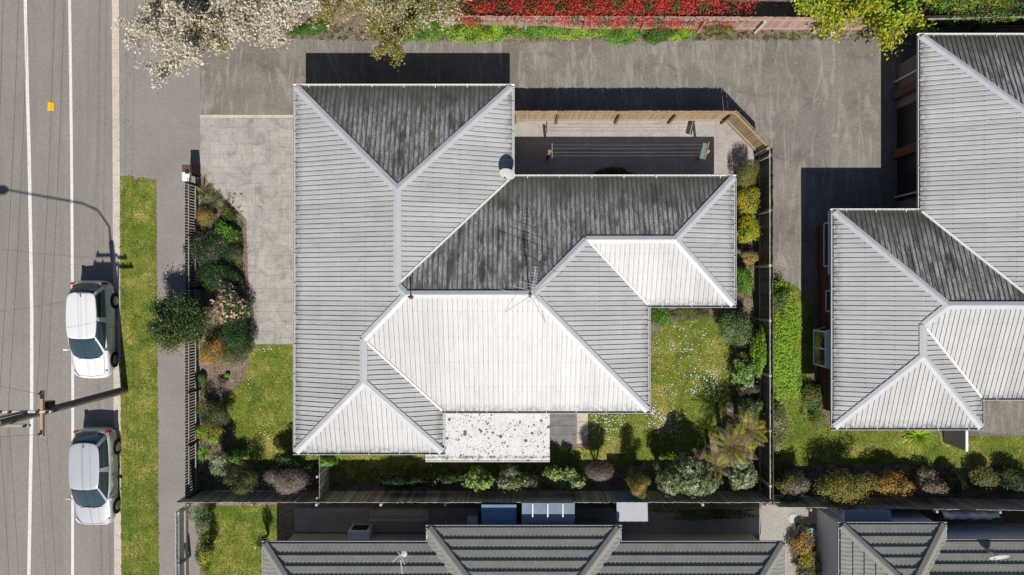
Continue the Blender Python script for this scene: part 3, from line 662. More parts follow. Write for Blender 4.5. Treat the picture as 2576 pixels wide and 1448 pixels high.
# garage doors in the west wall of the big wing, downpipes, windows
for yc in (7.2, 4.9): MB().box((a1 + 0.42, yc, 1.05), (0.05, 1.9, 2.1)).build('garage_door', M['black_metal'], nb)
for yy in (9.4, 4.12): MB().tube([(a1 + 0.30, yy, 0.0), (a1 + 0.30, yy, 2.1), (a1 - 0.02, yy, 2.36)], 0.045).build('downpipe', M['frame_white'], nb)
for yy in (8.75, 6.05): MB().box((a1 + 0.30, yy, 1.15), (0.34, 0.38, 2.3)).build('brick_pier', M['brick_wall'], nb)
for c, sz in (((a0 + 0.42, 1.9, 1.4), (1.9, 1.3)), ((a0 + 0.42, -0.6, 1.5), (0.9, 1.1))): window(nb, c, sz, (-1, 0))
MB().box((a0 + 0.16, 1.9, 2.16), (0.50, 2.7, 0.06)).build('window_hood', M['frame_white'], nb)
bay = MB(); bx0, bx1, by0, by1 = a0 - 0.12, a0 + 0.42, -3.55, -1.75            # bay window
bay.prism([(bx0, by0 + 0.12), (bx1, by0), (bx1, by1), (bx0, by1 - 0.12)], 0.75, 0.83); bayo = bay.build('bay_window', M['frame_white'], nb)
MB().prism([(bx0 + 0.03, by0 + 0.15), (bx1, by0 + 0.03), (bx1, by1 - 0.03), (bx0 + 0.03, by1 - 0.15)], 0.832, 1.93).build('pane', M['glass'], bayo)
fr = MB().prism([(bx0 - 0.02, by0 + 0.1), (bx1, by0 - 0.02), (bx1, by1 + 0.02), (bx0 - 0.02, by1 - 0.1)], 1.933, 1.99)
for yy in (by0 + 0.15, (by0 + by1) / 2, by1 - 0.15): fr.box((bx0 + 0.02, yy, 1.38), (0.06, 0.06, 1.1))
fr.build('frame', M['frame_white'], bayo)

# ------------------------------------------------------------------ tiled neighbours to the south
def tile_courses(hp, key, mat, parent, step=0.36, dmax=4.2):
    u0, u1 = hp.urange(key); us = np.linspace(u0 + 0.002, u1 - 0.002, int((u1 - u0) / 0.04)); sp = hp.spans(key, us)
    n = int(dmax / step)
    for k in range(n):
        da, db = k * step - (0.04 if k == 0 else 0.0), (k + 1) * step + 0.02; mb = MB(); prev = None
        for i, u in enumerate(us):
            s_ = sp[i]
            if s_ is None:
                prev = None
                if mb.f: mb.build('tile_course', mat, parent); mb = MB()
                continue
            lo, hi = max(da, s_[0] if s_[0] > 1e-3 else da), min(db, s_[1])
            if hi - lo < 0.01:
                prev = None
                if mb.f: mb.build('tile_course', mat, parent); mb = MB()
                continue
            rp = 0.010 * math.sin(2 * math.pi * (u + 0.09 * (k % 2)) / 0.18); t = lambda d: 0.085 * (1 - (d - k * step) / step) if d >= k * step else 0.085
            mb.v += [hp.pt(key, float(u), lo, t(lo) - 0.055 if lo <= da + 1e-6 else t(lo) - 0.01), hp.pt(key, float(u), lo, t(lo) + rp * 0.6), hp.pt(key, float(u), hi, max(0.004, t(hi)) + rp)]
            j = len(mb.v) - 3
            if prev is not None:
                for f in ((prev, j, j + 1, prev + 1), (prev + 1, j + 1, j + 2, prev + 2)): mb.f.append(f if key[0] in 'ES' else f[::-1])
            prev = j
        if mb.f: mb.build('tile_course', mat, parent)
def tiled_house(loc, label, rects, poly, slope, caps, wallmat, ins, group=None):
    t = thing('tiled_house', loc, label, 'house', group); hp = Hip(rects, 2.45, slope)
    MB().prism(inset(poly, ins), 0.0, 2.36).build('wall', wallmat, t); MB().prism(inset(poly, 0.02), 2.362, 2.41).build('soffit', M['soffit'], t)
    r = underlay(hp, M['wall_cream'], t, drop=0.02)
    for key in hp.keys(): tile_courses(hp, key, M['roof_tile'], r)
    for a, b, v in caps:
        if v: cap(hp, a, b, M['tile_cap'], r, half=0.07, lift=0.06, valley=True, name='valley_flashing')
        else: cap(hp, a, b, M['tile_cap'], r, half=0.17, lift=0.12, name='hip_cap')
    for p, q, o in outline_eaves(poly): gutter(p, q, o, 2.44 + 0.002 * abs(o[1]), M['gutter_paint'], t, 0.11, 0.09)
    return t, hp
c0, c1, c2, c3 = -10.42, -3.51, 4.50, 11.4; dN, dP, dS = -10.80, -10.13, -19.0
hm = (dN - dS) / 2; hp_ = (c2 - c1) / 2
CA = (c1 + hp_, dP - hp_); ridge_y = (dN + dS) / 2
V1 = (c1 + (dP - dN) * 0, dN); 
tiled_house((0, -14.5, 0), 'long house with a dark grey-green tiled hip roof along the bottom edge', [(c0, c3, dS, dN), (c1, c2, dS, dP)],
            [(c0, dS), (c3, dS), (c3, dN), (c2, dN), (c2, dP), (c1, dP), (c1, dN), (c0, dN)], 0.62,
            [((c0 + hm, ridge_y), (c0, dN), 0), ((c3 - hm, ridge_y), (c3, dN), 0), ((c1 + hp_ - 0.2, dP - hp_ + 0.2), (c1, dP), 0), ((c2 - hp_ + 0.2, dP - hp_ + 0.2), (c2, dP), 0), ((c0 + hm, ridge_y), (c3 - hm, ridge_y), 0)], M['wall_cream'], 0.45)
f0, f1, f2 = 13.86, 18.2, 27.0; gP, gN = -10.0, -10.72; hf = (f1 - f0) / 2; hg = (gN + 19.0) / 2
tiled_house((18, -14.5, 0), 'tiled hip-roofed house with a white side wall in the bottom right corner', [(f0, f2, -19.0, gN), (f0, f1, -19.0, gP)],
            [(f0, -19.0), (f2, -19.0), (f2, gN), (f1, gN), (f1, gP), (f0, gP)], 0.62,
            [((f0 + hf, gP - hf), (f0, gP), 0), ((f0 + hf, gP - hf), (f1, gP), 0), ((f0 + hf, gP - hf), (f0 + hf, gP - hf - 0.6), 0)], M['wall_white'], 0.06)

# ------------------------------------------------------------------ fences
def fence(name, label, p, q, h, bw, gap, mat, rail_side, posts, pmat=None, rmat=None, t=0.018, jit=0.02, group=None, rails=(0.3, None), post=0.1, post_side=None, post_h=None):
    """vertical boards from p to q; rail_side +1 puts the rails on the left of p->q"""
    p, q = Vector(p), Vector(q); L = (q - p).length; d = (q - p) / L; nrm = Vector((-d.y, d.x)); rz = math.atan2(d.y, d.x)
    f = thing(name, (p.x, p.y, 0), label, 'fence', group); n = int(L / (bw + gap)); step = L / n
    proto = MB().box((0, 0, 0.5), (bw, t, 1.0)).mesh('board'); proto.materials.append(mat)
    if gap < 0.01: proto = MB().box((0, 0, 0.5), (step * 1.08, t, 1.0)).mesh('board'); proto.materials.append(mat)
    for i in range(n):
        c = d * (i + 0.5) * step + nrm * (0.005 * (i % 2) if gap < 0.01 else 0); o = link('board', proto, mat, f, (c.x, c.y, 0.02)); hh = h + random.uniform(-jit, jit)
        o.scale = (1, 1, hh); o.rotation_euler = (random.uniform(-0.006, 0.006), random.uniform(-0.006, 0.006), rz)
    ps = post_side if post_side is not None else rail_side
    for z in rails:
        z = h - 0.25 if z is None else z; m = nrm * rail_side * (t / 2 + 0.026)
        MB().box((p.x + d.x * L / 2 + m.x, p.y + d.y * L / 2 + m.y, z), (L, 0.045, 0.08), rz).build('rail', rmat or mat, f)
    for s in posts:
        c = p + d * (s * L) + nrm * ps * (t / 2 + 0.055 + post / 2); MB().box((c.x, c.y, ((post_h or h)) / 2), (post, post, (post_h or h)), rz).build('post', pmat or mat, f)
    return f
fb = [G(486, 1236), G(1925, 1236)]
fence('paling_fence', 'weathered grey paling fence along the bottom boundary behind the round shrubs', fb[0], fb[1], 1.65, 0.10, 0.004, M['grey_timber'], -1, [0.02 + 0.96 * k / 9 for k in range(10)], jit=0.03)
fl = [G(498, 466), G(499, 1236)]
fence('picket_fence', 'dark brown picket fence between the footpath and the front garden', fl[1], fl[0], 1.2, 0.085, 0.042, M['dark_stain'], -1, [0.0, 0.17, 0.335, 0.5, 0.665, 0.83, 0.995], rmat=M['grey_timber'], jit=0.012)
ft0, ft1 = G(1290, 305), G(1822, 305)
fence('paling_fence', 'fresh tan paling fence with chunky posts behind the clothesline', ft0, ft1, 1.72, 0.092, 0.004, M['fresh_timber'], -1, [0.01, 0.203, 0.482, 0.735, 0.985], pmat=M['post_timber'], rmat=M['fresh_timber'], post=0.1, post_h=1.5)
fd1 = G(1906, 390)
fence('paling_fence', 'short diagonal tan paling fence cutting off the top right corner of the yard', (ft1[0] + 0.03, ft1[1] - 0.01), fd1, 1.72, 0.088, 0.012, M['fresh_timber'], -1, [0.97], pmat=M['grey_timber'], rmat=M['fresh_timber'], post_h=1.6)
fr0, fr1 = G(1907, 393), G(1908, 1238)
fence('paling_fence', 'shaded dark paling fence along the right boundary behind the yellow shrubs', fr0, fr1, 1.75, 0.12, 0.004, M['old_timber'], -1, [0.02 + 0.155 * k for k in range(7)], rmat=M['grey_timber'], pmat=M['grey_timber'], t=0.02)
fv0, fv1 = G(828, 1120), G(828, 1234)
fence('divider_fence', 'short weathered paling fence running from the house to the bottom boundary', fv1, fv0, 1.55, 0.1, 0.004, M['grey_timber'], 1, [0.05, 0.5, 0.97], post=0.09)
fn0, fn1 = G(1110, 74), G(2235, 78)
fence('paling_fence', 'pinkish paling fence in front of the red hedge at the top', fn0, fn1, 1.5, 0.14, 0.006, M['pink_timber'], -1, [0.06 + 0.128 * k for k in range(7)], rmat=M['pink_timber'], pmat=M['grey_timber'], post_h=1.3)
fe0, fe1 = G(2236, 78), G(2650, 68)
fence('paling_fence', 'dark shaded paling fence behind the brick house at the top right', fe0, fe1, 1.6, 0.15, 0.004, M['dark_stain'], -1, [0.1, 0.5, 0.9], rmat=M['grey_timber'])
fs0, fs1 = G(1926, 1248), G(2680, 1258)
fence('paling_fence', 'shaded grey paling fence behind the neighbour’s shrub row at lower right'.replace('’', "'"), fs0, fs1, 1.6, 0.15, 0.004, M['grey_timber'], -1, [0.1, 0.3, 0.5, 0.7, 0.9])
fw0, fw1 = G(474, 1700), G(472, 1268)
fence('slat_fence', 'pale grey slat fence beside the footpath in the bottom left corner', fw0, fw1, 1.1, 0.1, 0.01, M['wall_white'], -1, [0.0, 0.35, 0.7, 0.99], rmat=M['grey_timber'], pmat=M['grey_timber'])

# ------------------------------------------------------------------ small things on and around the house
def dish(loc, facing_el, label, r=0.34, az=-math.pi / 2, group=None):
    t = thing('satellite_dish', loc, label, 'satellite dish', group); c = Vector(loc); ce, se = math.cos(facing_el), math.sin(facing_el)
    f = Vector((ce * math.cos(az), ce * math.sin(az), se)); s = Vector((-math.sin(az), math.cos(az), 0)); u = s.cross(f)
    if u.z < 0: u = -u
    top = c + Vector((0, 0, 0.52)); mb = MB(); nr, na = 6, 26; P = []
    for sgn in (0, 1):
        for i in range(nr + 1):
            q = r * i / nr
            for k in range(na):
                a = 2 * math.pi * k / na; P.append(top + s * q * math.cos(a) + u * q * 1.08 * math.sin(a) + f * (0.55 * q * q - 0.012 * sgn))
    m = (nr + 1) * na; F = []
    for i in range(nr):
        for k in range(na):
            a, b = i * na + k, i * na + (k + 1) % na; F.append((a, b, b + na, a + na)); F.append((m + a, m + a + na, m + b + na, m + b))
    for k in range(na): a, b = nr * na + k, nr * na + (k + 1) % na; F.append((a, b, m + b, m + a))
    mb.add(P, F).build('reflector', M['dish_white'], t, smooth=True)
    MB().tube([c, c + Vector((0, 0, 0.42)), top - f * 0.03], 0.022).build('mast', M['dish_white'], t)
    st = MB(); 
    for sx in (-0.22, 0.22): st.tube([c + Vector((sx, 0.12, -0.03)), c + Vector((0, 0, 0.34))], 0.011, 6)
    st.box(c + Vector((0, 0, 0.0)), (0.16, 0.16, 0.02)); st.build('strut', M['dish_white'], t)
    foc = top + f * 0.42 - u * 0.16; arm = MB().tube([top - u * r * 0.95, foc], 0.012, 6).build('feed_arm', M['dish_white'], t)
    MB().tube([foc - f * 0.02, foc - f * 0.12], 0.035, 10).build('receiver', M['dish_white'], t)
    return t
dx, dy = G(1284, 441, 2.75)
dish((dx - 0.12, dy + 0.02, hip.h(dx - 0.12, dy + 0.02) + 0.05), R(27), 'white satellite dish on the roof valley by the clothesline yard', az=-math.pi / 2 - 0.25)
dish((19.9, -10.98, 2.75), R(35), 'white satellite dish on the tiled roof at bottom right', r=0.36)
vp = thing('vent_pipe', (-3.98, -0.36, hip.h(-3.98, -0.36)), 'thin dark vent pipe standing on the main roof ridge', 'pipe')
z = hip.h(-3.98, -0.36)
MB().tube([(-3.98, -0.36, z - 0.02), (-3.98, -0.36, z + 0.62)], 0.028, 10).build('pipe', M['black_metal'], vp); MB().lathe((-3.98, -0.36, z + 0.62), [(0.028, 0), (0.042, 0.01), (0.042, 0.05), (0.015, 0.07)], 12).build('cowl', M['black_metal'], vp)
MB().lathe((-3.98, -0.36, z + 0.02), [(0.11, 0), (0.10, 0.05), (0.04, 0.09), (0.03, 0.12)], 14).build('flashing', M['box_brown'], vp)
# television aerial: mast, stays, two yagi heads
bx, by = G(1333, 743, 4.25); bz = hip.h(bx, by)
at = thing('tv_aerial', (bx, by, bz), 'stayed television aerial with two combs of rods on the roof ridge', 'aerial')
MB().tube([(bx, by, bz), (bx, by, bz + 1.95)], 0.022, 8).build('mast', M['zinc'], at)
MB().box((bx, by - 0.02, bz + 0.09), (0.1, 0.14, 0.1)).build('bracket', M['box_brown'], at)
g1 = MB()
for ang, L in ((100, 1.5), (215, 1.2), (300, 1.3), (35, 1.6)):
    ex, ey = bx + L * math.cos(R(ang)), by + L * math.sin(R(ang)); g1.tube([(bx, by, bz + 1.35), (ex, ey, hip.h(ex, ey) + 0.05)], 0.006, 5)
g1.build('stay_wire', M['black_metal'], at)
bm = MB(); zz = bz + 1.55; dv = Vector((0.16, 0.98, 0.10)).normalized(); pv = Vector((0.98, -0.16, 0))
o0 = Vector((bx, by, zz)) - dv * 0.25; bm.tube([o0, o0 + dv * 1.35], 0.012, 6)
for k in range(13):
    c = o0 + dv * (0.05 + k * 0.105); hl = 0.19 - 0.006 * k; bm.tube([c - pv * hl, c + pv * hl], 0.007, 5)
bm.build('uhf_comb', M['dish_white'], at)
bm = MB(); zz = bz + 1.9; dv = Vector((0.25, 0.97, 0)).normalized(); pv = Vector((0.97, -0.25, 0)); o0 = Vector((bx, by, zz)) - dv * 0.1; bm.tube([o0, o0 + dv * 0.55], 0.012, 6)
for k, hl in enumerate((1.15, 0.75, 0.55)): c = o0 + dv * (0.04 + k * 0.23); bm.tube([c - pv * hl, c + pv * hl], 0.0075, 5)
bm.build('vhf_comb', M['dish_white'], at)
# clothesline: two posts, cross-bars and four lines
cl = thing('clothesline', (*G(1383, 401), 0), 'two-post clothesline with green crossbars and four lines in the back yard', 'clothesline')
lx, ly = G(1382, 381, 1.8); rx_, ry_ = G(1782, 384, 1.8)
for x in (lx, rx_): MB().box((x, ly, 0.9), (0.11, 0.11, 1.8)).build('post', M['fresh_timber'], cl)
xb, yb0 = G(1389, 361, 1.75); _, yb1 = G(1389, 398, 1.75); MB().box((xb, (yb0 + yb1) / 2, 1.72), (0.04, yb0 - yb1, 0.05)).build('crossbar', M['teal_paint'], cl)
MB().box(((lx + xb) / 2, ly, 1.72), (abs(xb - lx), 0.05, 0.05)).build('bracket', M['zinc'], cl)
xr, _ = G(1769, 380, 1.75); MB().box((xr, (yb0 + yb1) / 2 - 0.02, 1.74), (0.18, yb0 - yb1 + 0.04, 0.09), -0.24).build('crossbar', M['teal_paint'], cl)
MB().box((xr + 0.16, (yb0 + yb1) / 2, 1.70), (0.05, 0.75, 0.09), -0.24).build('backing_bar', M['fresh_timber'], cl)
for k, yy in enumerate((365.5, 374, 384, 392.5)):
    y_ = G(0, yy, 1.72)[1]; MB().tube([(xb, y_, 1.73), ((xb + xr) / 2, y_, 1.70), (xr, y_ + 0.01, 1.73)], 0.004, 5).build('line', M['zinc'], cl)
# letterbox: brick-red pier carrying a brown box, white box in front, on a dark post
lb = thing('letterbox', (*G(499, 442), 0), 'brown and white letterboxes on a dark post beside the driveway entrance', 'letterbox')
x, y = G(499, 444); MB().box((x - 0.02, y, 0.55), (0.12, 0.12, 1.1)).build('post', M['dark_stain'], lb)
MB().box((x - 0.08, y + 0.20, 0.86), (0.36, 0.30, 0.30)).build('brown_box', M['box_brown'], lb, bevel=0.02)
rf = MB().prism([(x - 0.28, y - 0.36), (x + 0.06, y - 0.36), (x + 0.06, y + 0.02), (x - 0.28, y + 0.02)], 0.78, 0.98).build('white_box', M['frame_white'], lb, bevel=0.012)
MB().box((x + 0.066, y - 0.17, 0.90), (0.012, 0.26, 0.04)).build('slot', M['black_metal'], rf)
MB().box((x + 0.10, y + 0.22, 0.45), (0.03, 0.42, 0.9)).build('side_board', M['dark_stain'], lb)
# hydrant marker on the road
hx, hy = G(127, 268, -0.1); hyd = thing('hydrant_cover', (hx, hy, -0.12), 'small yellow painted hydrant cover on the road', 'hydrant cover')
MB().prism(rough([(hx - 0.14, hy - 0.2), (hx + 0.15, hy - 0.2), (hx + 0.15, hy + 0.14), (hx + 0.08, hy + 0.2), (hx - 0.12, hy + 0.2)], 0.1, 0.006, 2), -0.119, -0.10).build('lid', M['yellow_paint'], hyd)
MB().box((hx, hy, -0.098), (0.1, 0.2, 0.008)).build('rim', M['yellow_paint'], hyd)

# ------------------------------------------------------------------ utility pole with street lamp and wires
ux, uy = G(314, 982); pole = thing('utility_pole', (ux, uy, 0), 'grey timber utility pole with crossarms beside the parked cars', 'utility pole')
MB().tube([(ux, uy, -0.05), (ux, uy, 3.8), (ux, uy, 7.7)], [0.175, 0.15, 0.125], 14).build('shaft', M['pole_timber'], pole, smooth=False)
ca = MB().box((ux, uy + 0.17, 6.35), (1.9, 0.09, 0.12)).build('crossarm', M['grey_timber'], pole)
cb = MB().box((ux + 0.19, uy, 5.75), (0.1, 1.7, 0.12)).build('crossarm', M['fresh_timber'], pole)
cc = MB().box((ux, uy - 0.16, 7.2), (1.5, 0.09, 0.11)).build('crossarm', M['grey_timber'], pole)
WX = [ux - 0.85, ux - 0.5, ux + 0.5, ux + 0.85]
for x in WX: MB().lathe((x, uy + 0.17, 6.41), [(0.02, 0), (0.05, 0.03), (0.03, 0.07), (0.055, 0.1), (0.03, 0.15)], 10).build('insulator', M['insulator'], ca)
for yy in (uy - 0.75, uy + 0.75): MB().lathe((ux + 0.19, yy, 5.81), [(0.02, 0), (0.05, 0.03), (0.03, 0.07), (0.055, 0.1), (0.03, 0.15)], 10).build('insulator', M['insulator'], cb)
for x in (ux - 0.65, ux + 0.65): MB().lathe((x, uy - 0.16, 7.255), [(0.02, 0), (0.05, 0.03), (0.03, 0.07), (0.055, 0.1), (0.03, 0.15)], 10).build('insulator', M['insulator'], cc)
MB().box((ux + 0.02, uy + 0.26, 5.2), (0.3, 0.2, 0.4)).build('fuse_box', M['black_metal'], pole)
MB().tube([(ux - 0.05, uy + 0.18, 6.4), (ux - 0.05, uy + 0.2, 8.3), (ux - 0.5, uy + 0.22, 9.15), (ux - 1.2, uy + 0.28, 9.45), (ux - 4.6, uy + 0.55, 9.85)], [0.05, 0.045, 0.042, 0.04, 0.035], 8).build('lamp_arm', M['zinc'], pole)
MB().lathe((ux - 4.85, uy + 0.56, 9.76), [(0.02, 0), (0.24, 0.03), (0.26, 0.10), (0.12, 0.17), (0.02, 0.19)], 16, 1.3, 0.8).build('lamp_head', M['zinc'], pole)
def wire(a, b, sag, r=0.005, label=None):
    a, b = Vector(a), Vector(b); pts = [a.lerp(b, t) - Vector((0, 0, 4 * sag * t * (1 - t))) for t in np.linspace(0, 1, 25)]
    return tag(MB().tube(pts, r, 5).build('overhead_wire', M['black_metal']), label, 'wire', 'wires strung along the street')
wl = ['outermost road-side', 'second', 'third', 'fourth']
for k, x in enumerate(WX):
    tag(wire((x, uy + 0.17, 6.55), (x + 0.5, uy + 46, 6.6), 0.9), '%s overhead wire running up the street from the pole crossarm' % wl[k]); tag(wire((x, uy + 0.17, 6.55), (x + 0.9, uy - 44, 6.6), 0.8), '%s overhead wire running down the street from the pole crossarm' % wl[k])
tag(wire((ux - 0.65, uy - 0.16, 7.4), (ux - 0.4, uy + 46, 7.4), 0.8), 'high overhead wire running up the street from the pole top'); tag(wire((ux - 0.65, uy - 0.16, 7.4), (ux - 0.4, uy - 44, 7.4), 0.8), 'high overhead wire running down the street from the pole top')
tag(wire((ux + 0.19, uy + 0.75, 5.95), (ux - 16, uy + 3.5, 5.6), 0.5), 'service wire crossing the road from the upper end of the short crossarm'); tag(wire((ux + 0.19, uy - 0.75, 5.95), (ux - 16, uy - 2.0, 5.6), 0.5), 'service wire crossing the road from the lower end of the short crossarm')

# ------------------------------------------------------------------ cars (front towards -Y)
def car(loc, paint, label, roofz=1.45, L=4.42, rz=0.0):
    t = thing('parked_car', (0, 0, 0), label, 'car', 'cars parked along the kerb')
    st = [(-2.21, .40, .52, .30), (-2.17, .56, .60, .24), (-2.08, .70, .68, .20), (-1.88, .80, .76, .19), (-1.55, .85, .83, .18), (-1.15, .865, .91, .18), (-.6, .87, .945, .18), (.2, .87, .955, .18), (1.0, .87, .965, .18), (1.6, .86, .97, .18), (1.95, .81, .965, .20), (2.10, .72, .94, .22), (2.18, .60, .86, .28), (2.22, .45, .72, .34)]
    k = L / 4.42; P = []; F = []; m = 15
    for (y, hw, zt, zb) in st:
        half = [(0, zt + .012), (.45, zt + .006), (.78, zt - .012), (.93, zt - .05), (.985, zt - .13), (1.0, (zt + zb) / 2 + .05), (.985, zb + .10), (.90, zb)]
        ring = [(-a * hw, y * k, z) for a, z in half[::-1]] + [(a * hw, y * k, z) for a, z in half[1:]]; P += ring
    n = len(st)
    for i in range(n - 1):
        for j in range(m - 1): F.append((i * m + j, i * m + j + 1, (i + 1) * m + j + 1, (i + 1) * m + j))
        F.append((i * m + m - 1, i * m, (i + 1) * m, (i + 1) * m + m - 1))
    F.append(tuple(range(m - 1, -1, -1))); F.append(tuple((n - 1) * m + j for j in range(m)))
    body = MB().add(P, [f[::-1] for f in F]).build('body', paint, t, smooth=True); sm = body.modifiers.new('sub', 'SUBSURF'); sm.levels = 1; sm.render_levels = 2
    def half_mirror(h): return h + [(-x, y) for x, y in h[::-1] if abs(x) > 1e-6]
    bot = half_mirror([(0, -1.30), (.38, -1.26), (.68, -1.12), (.77, -.85), (.80, -.2), (.80, .6), (.78, 1.3), (.74, 1.85), (.58, 2.07), (0, 2.12)])
    top = half_mirror([(0, -.34), (.32, -.33), (.54, -.29), (.61, -.20), (.645, .15), (.655, .6), (.645, 1.15), (.61, 1.52), (.46, 1.66), (0, 1.71)])
    q = len(bot); zb, zt = 0.93, roofz - 0.035
    def at_(t_, grow=0.0):
        out = []
        for (a, b), (c, d) in zip(bot, top):
            bulge = 0.025 * math.sin(math.pi * t_) + grow
            x = a + (c - a) * t_; y = b + (d - b) * t_; out.append((x * (1 + bulge / 0.7), (y - 0.4) * (1 + bulge / 1.6) + 0.4, zb + (zt - zb) * t_))
        return out
    rows = [at_(t_) for t_ in (0, .25, .5, .75, 1)]; V = [p for r in rows for p in r]
    FF = [(i * q + j, i * q + (j + 1) % q, (i + 1) * q + (j + 1) % q, (i + 1) * q + j) for i in range(4) for j in range(q)] + [tuple(4 * q + j for j in range(q))]
    wn_ = MB().add(V, FF).build('windows', M['car_glass'], t, smooth=True); sm = wn_.modifiers.new('sub', 'SUBSURF'); sm.levels = 1; sm.render_levels = 2
    # roof skin, crowned
    rim = [(x * 1.03, (y - .7) * 1.02 + .7) for x, y in top]; V = []; FF = []
    for s_, dz in ((1.0, -0.02), (1.0, 0.012), (.9, .028), (.6, .042), (.25, .047)): V += [(x * s_, (y - .7) * s_ + .7, zt + dz) for x, y in rim]
    for i in range(4):
        for j in range(q): FF.append((i * q + j, i * q + (j + 1) % q, (i + 1) * q + (j + 1) % q, (i + 1) * q + j))
    FF.append(tuple(4 * q + j for j in range(q)))
    rf = MB().add(V, FF).build('roof', paint, t, smooth=True); sm = rf.modifiers.new('sub', 'SUBSURF'); sm.levels = 1; sm.render_levels = 2
    MB().tube([(0, 1.5, zt + .03), (0, 1.62, zt + .10)], [.02, .008], 6).build('antenna', M['black_metal'], rf)
    lo, hi = at_(0, 0.008), at_(1, 0.006); mid = at_(0.5, 0.010); idx = {'a': [2, 3], 'b': [5], 'c': [7, 8]}
    for nm, js in (('pillar', (2.5,)), ('pillar', (4.9,)), ('pillar', (7.4,))):
        for mir in (1, -1):
            P = []
            for row in (lo, mid, hi):
                j = js[0]; i0 = int(j); f_ = j - i0; a = Vector(row[i0]).lerp(Vector(row[i0 + 1]), max(0, f_ - .25 if i0 != 7 else f_ - .4)); b = Vector(row[i0]).lerp(Vector(row[i0 + 1]), min(1, f_ + .25 if i0 != 4 else f_ + .06))
                P += [(a.x * mir, a.y, a.z), (b.x * mir, b.y, b.z)]
            MB().add(P, [(0, 1, 3, 2), (2, 3, 5, 4)] if mir > 0 else [(2, 3, 1, 0), (4, 5, 3, 2)]).build(nm, paint, t, smooth=True)
    for sx in (-1, 1):
        for sy in (-1.36, 1.30):
            MB().tube([(sx * .845, sy * k, .33), (sx * .874, sy * k, .33)], .365, 20).build('wheel_arch', M['dark_rubber'], t)
            wh = MB().tube([(sx * .70, sy * k, .315), (sx * .885, sy * k, .315)], .312, 20).build('wheel', M['dark_rubber'], t)
            MB().lathe((0, 0, 0), [(.2, 0), (.19, .012), (.05, .02)], 16).build('rim', M['alloy'], wh)
            r_ = wh.children[0]; r_.location = (sx * .886, sy * k, .315); r_.rotation_euler = (0, sx * math.pi / 2, 0)
        mr = MB(); mr.box((sx * .93, -.86, 1.0), (.2, .09, .13)); mr.box((sx * .82, -.87, .96), (.1, .05, .04)); mr.build('mirror', paint, t, bevel=0.03)
        hl = [(sx * .50, -2.10, .665), (sx * .66, -2.015, .70), (sx * .765, -1.84, .755), (sx * .70, -1.78, .79), (sx * .55, -1.98, .735)]
        MB().add([Vector(p_) + Vector((sx * .01, -.012, .018)) for p_ in hl], [(0, 1, 2, 3, 4) if sx > 0 else (4, 3, 2, 1, 0)]).build('headlight', M['lamp_clear'], t)
        MB().box((sx * .70, 2.08, .80), (.18, .12, .26)).build('tail_light', M['lamp_red'], t, bevel=0.03)
    MB().box((0, -2.20, .40), (.52, .04, .12)).build('number_plate', M['frame_white'], t); MB().box((0, -2.17, .52), (.8, .06, .08)).build('grille', M['black_metal'], t)
    sg = MB()                                            # shut lines of bonnet, doors and tailgate
    for sx in (-1, 1):
        sg.tube([(sx * .70, -1.14, .945), (sx * .70, -1.55, .855), (sx * .60, -2.02, .715)], .006, 4); sg.tube([(sx * .862, -.95, .90), (sx * .876, -.9, .5), (sx * .865, -.85, .28)], .007, 4); sg.tube([(sx * .864, .12, .90), (sx * .878, .12, .5), (sx * .865, .12, .28)], .007, 4); sg.tube([(sx * .860, 1.05, .90), (sx * .874, 1.1, .6)], .007, 4)
    sg.tube([(-.60, -2.02, .715), (0, -2.10, .70), (.60, -2.02, .715)], .006, 4); sg.build('shut_line', M['black_metal'], t)
    for sx in (-1, 1):
        for yy in (-.25, .85): MB().tube([(sx * .884, yy - .09, .80), (sx * .892, yy, .80), (sx * .884, yy + .09, .80)], .014, 6).build('door_handle', paint, t)
    wp = MB(); 
    for x in (-.45, .1): wp.tube([(x, -1.285, .945), (x + .5, -1.20, .985)], .012, 5)
    wp.build('wiper', M['black_metal'], t)
    t.location = loc; t.rotation_euler = (0, 0, rz); return t
car((-18.88, -1.90, -0.12), M['car_white'], 'white hatchback parked at the kerb above the utility pole')
car((-18.76, -8.52, -0.12), M['car_silver'], 'silver-white hatchback parked at the kerb below the utility pole', rz=-0.005)

# ------------------------------------------------------------------ clutter in the southern yards
def at_box(x0, x1, y0, y1, h):
    (a, b), (c, d) = G(x0, y0, h), G(x1, y1, h); return a, c, d, b
def shed(name, label, cat, x0, x1, y0, y1, h, wallm, roofm, lean=0.1, ribs=False):
    a, c, d, b = at_box(x0, x1, y0, y1, h); t = thing(name, ((a + c) / 2, (b + d) / 2, 0), label, cat)
    MB().prism([(a + .06, d + .06), (c - .06, d + .06), (c - .06, b - .06), (a + .06, b - .06)], 0.0, h - lean - 0.01).build('wall', wallm, t)
    n = max(2, int((c - a) / 0.15)); r = MB(); P = []
    for i in range(n + 1):
        x = a + (c - a) * i / n
        for yy, z in ((d, h), (b, h - lean)):
            o = 0.03 * (i % 2) if ribs else 0; P += [(x, yy, z + o), (x, yy, z - 0.04)]
    F = [(4 * i, 4 * i + 4, 4 * i + 6, 4 * i + 2) for i in range(n)] + [(4 * i + 1, 4 * i + 3, 4 * i + 7, 4 * i + 5) for i in range(n)] + [(4 * i, 4 * i + 1, 4 * i + 5, 4 * i + 4) for i in range(n)] + [(4 * i + 2, 4 * i + 6, 4 * i + 7, 4 * i + 3) for i in range(n)] + [(0, 2, 3, 1), (4 * n, 4 * n + 1, 4 * n + 3, 4 * n + 2)]
    r.add(P, F).build('roof', roofm, t); return t
shed('garden_shed', 'blue-roofed shed behind the tiled house at the bottom', 'shed', 1211, 1299, 1272, 1326, 1.9, M['wall_white'], M['tarp_blue'])
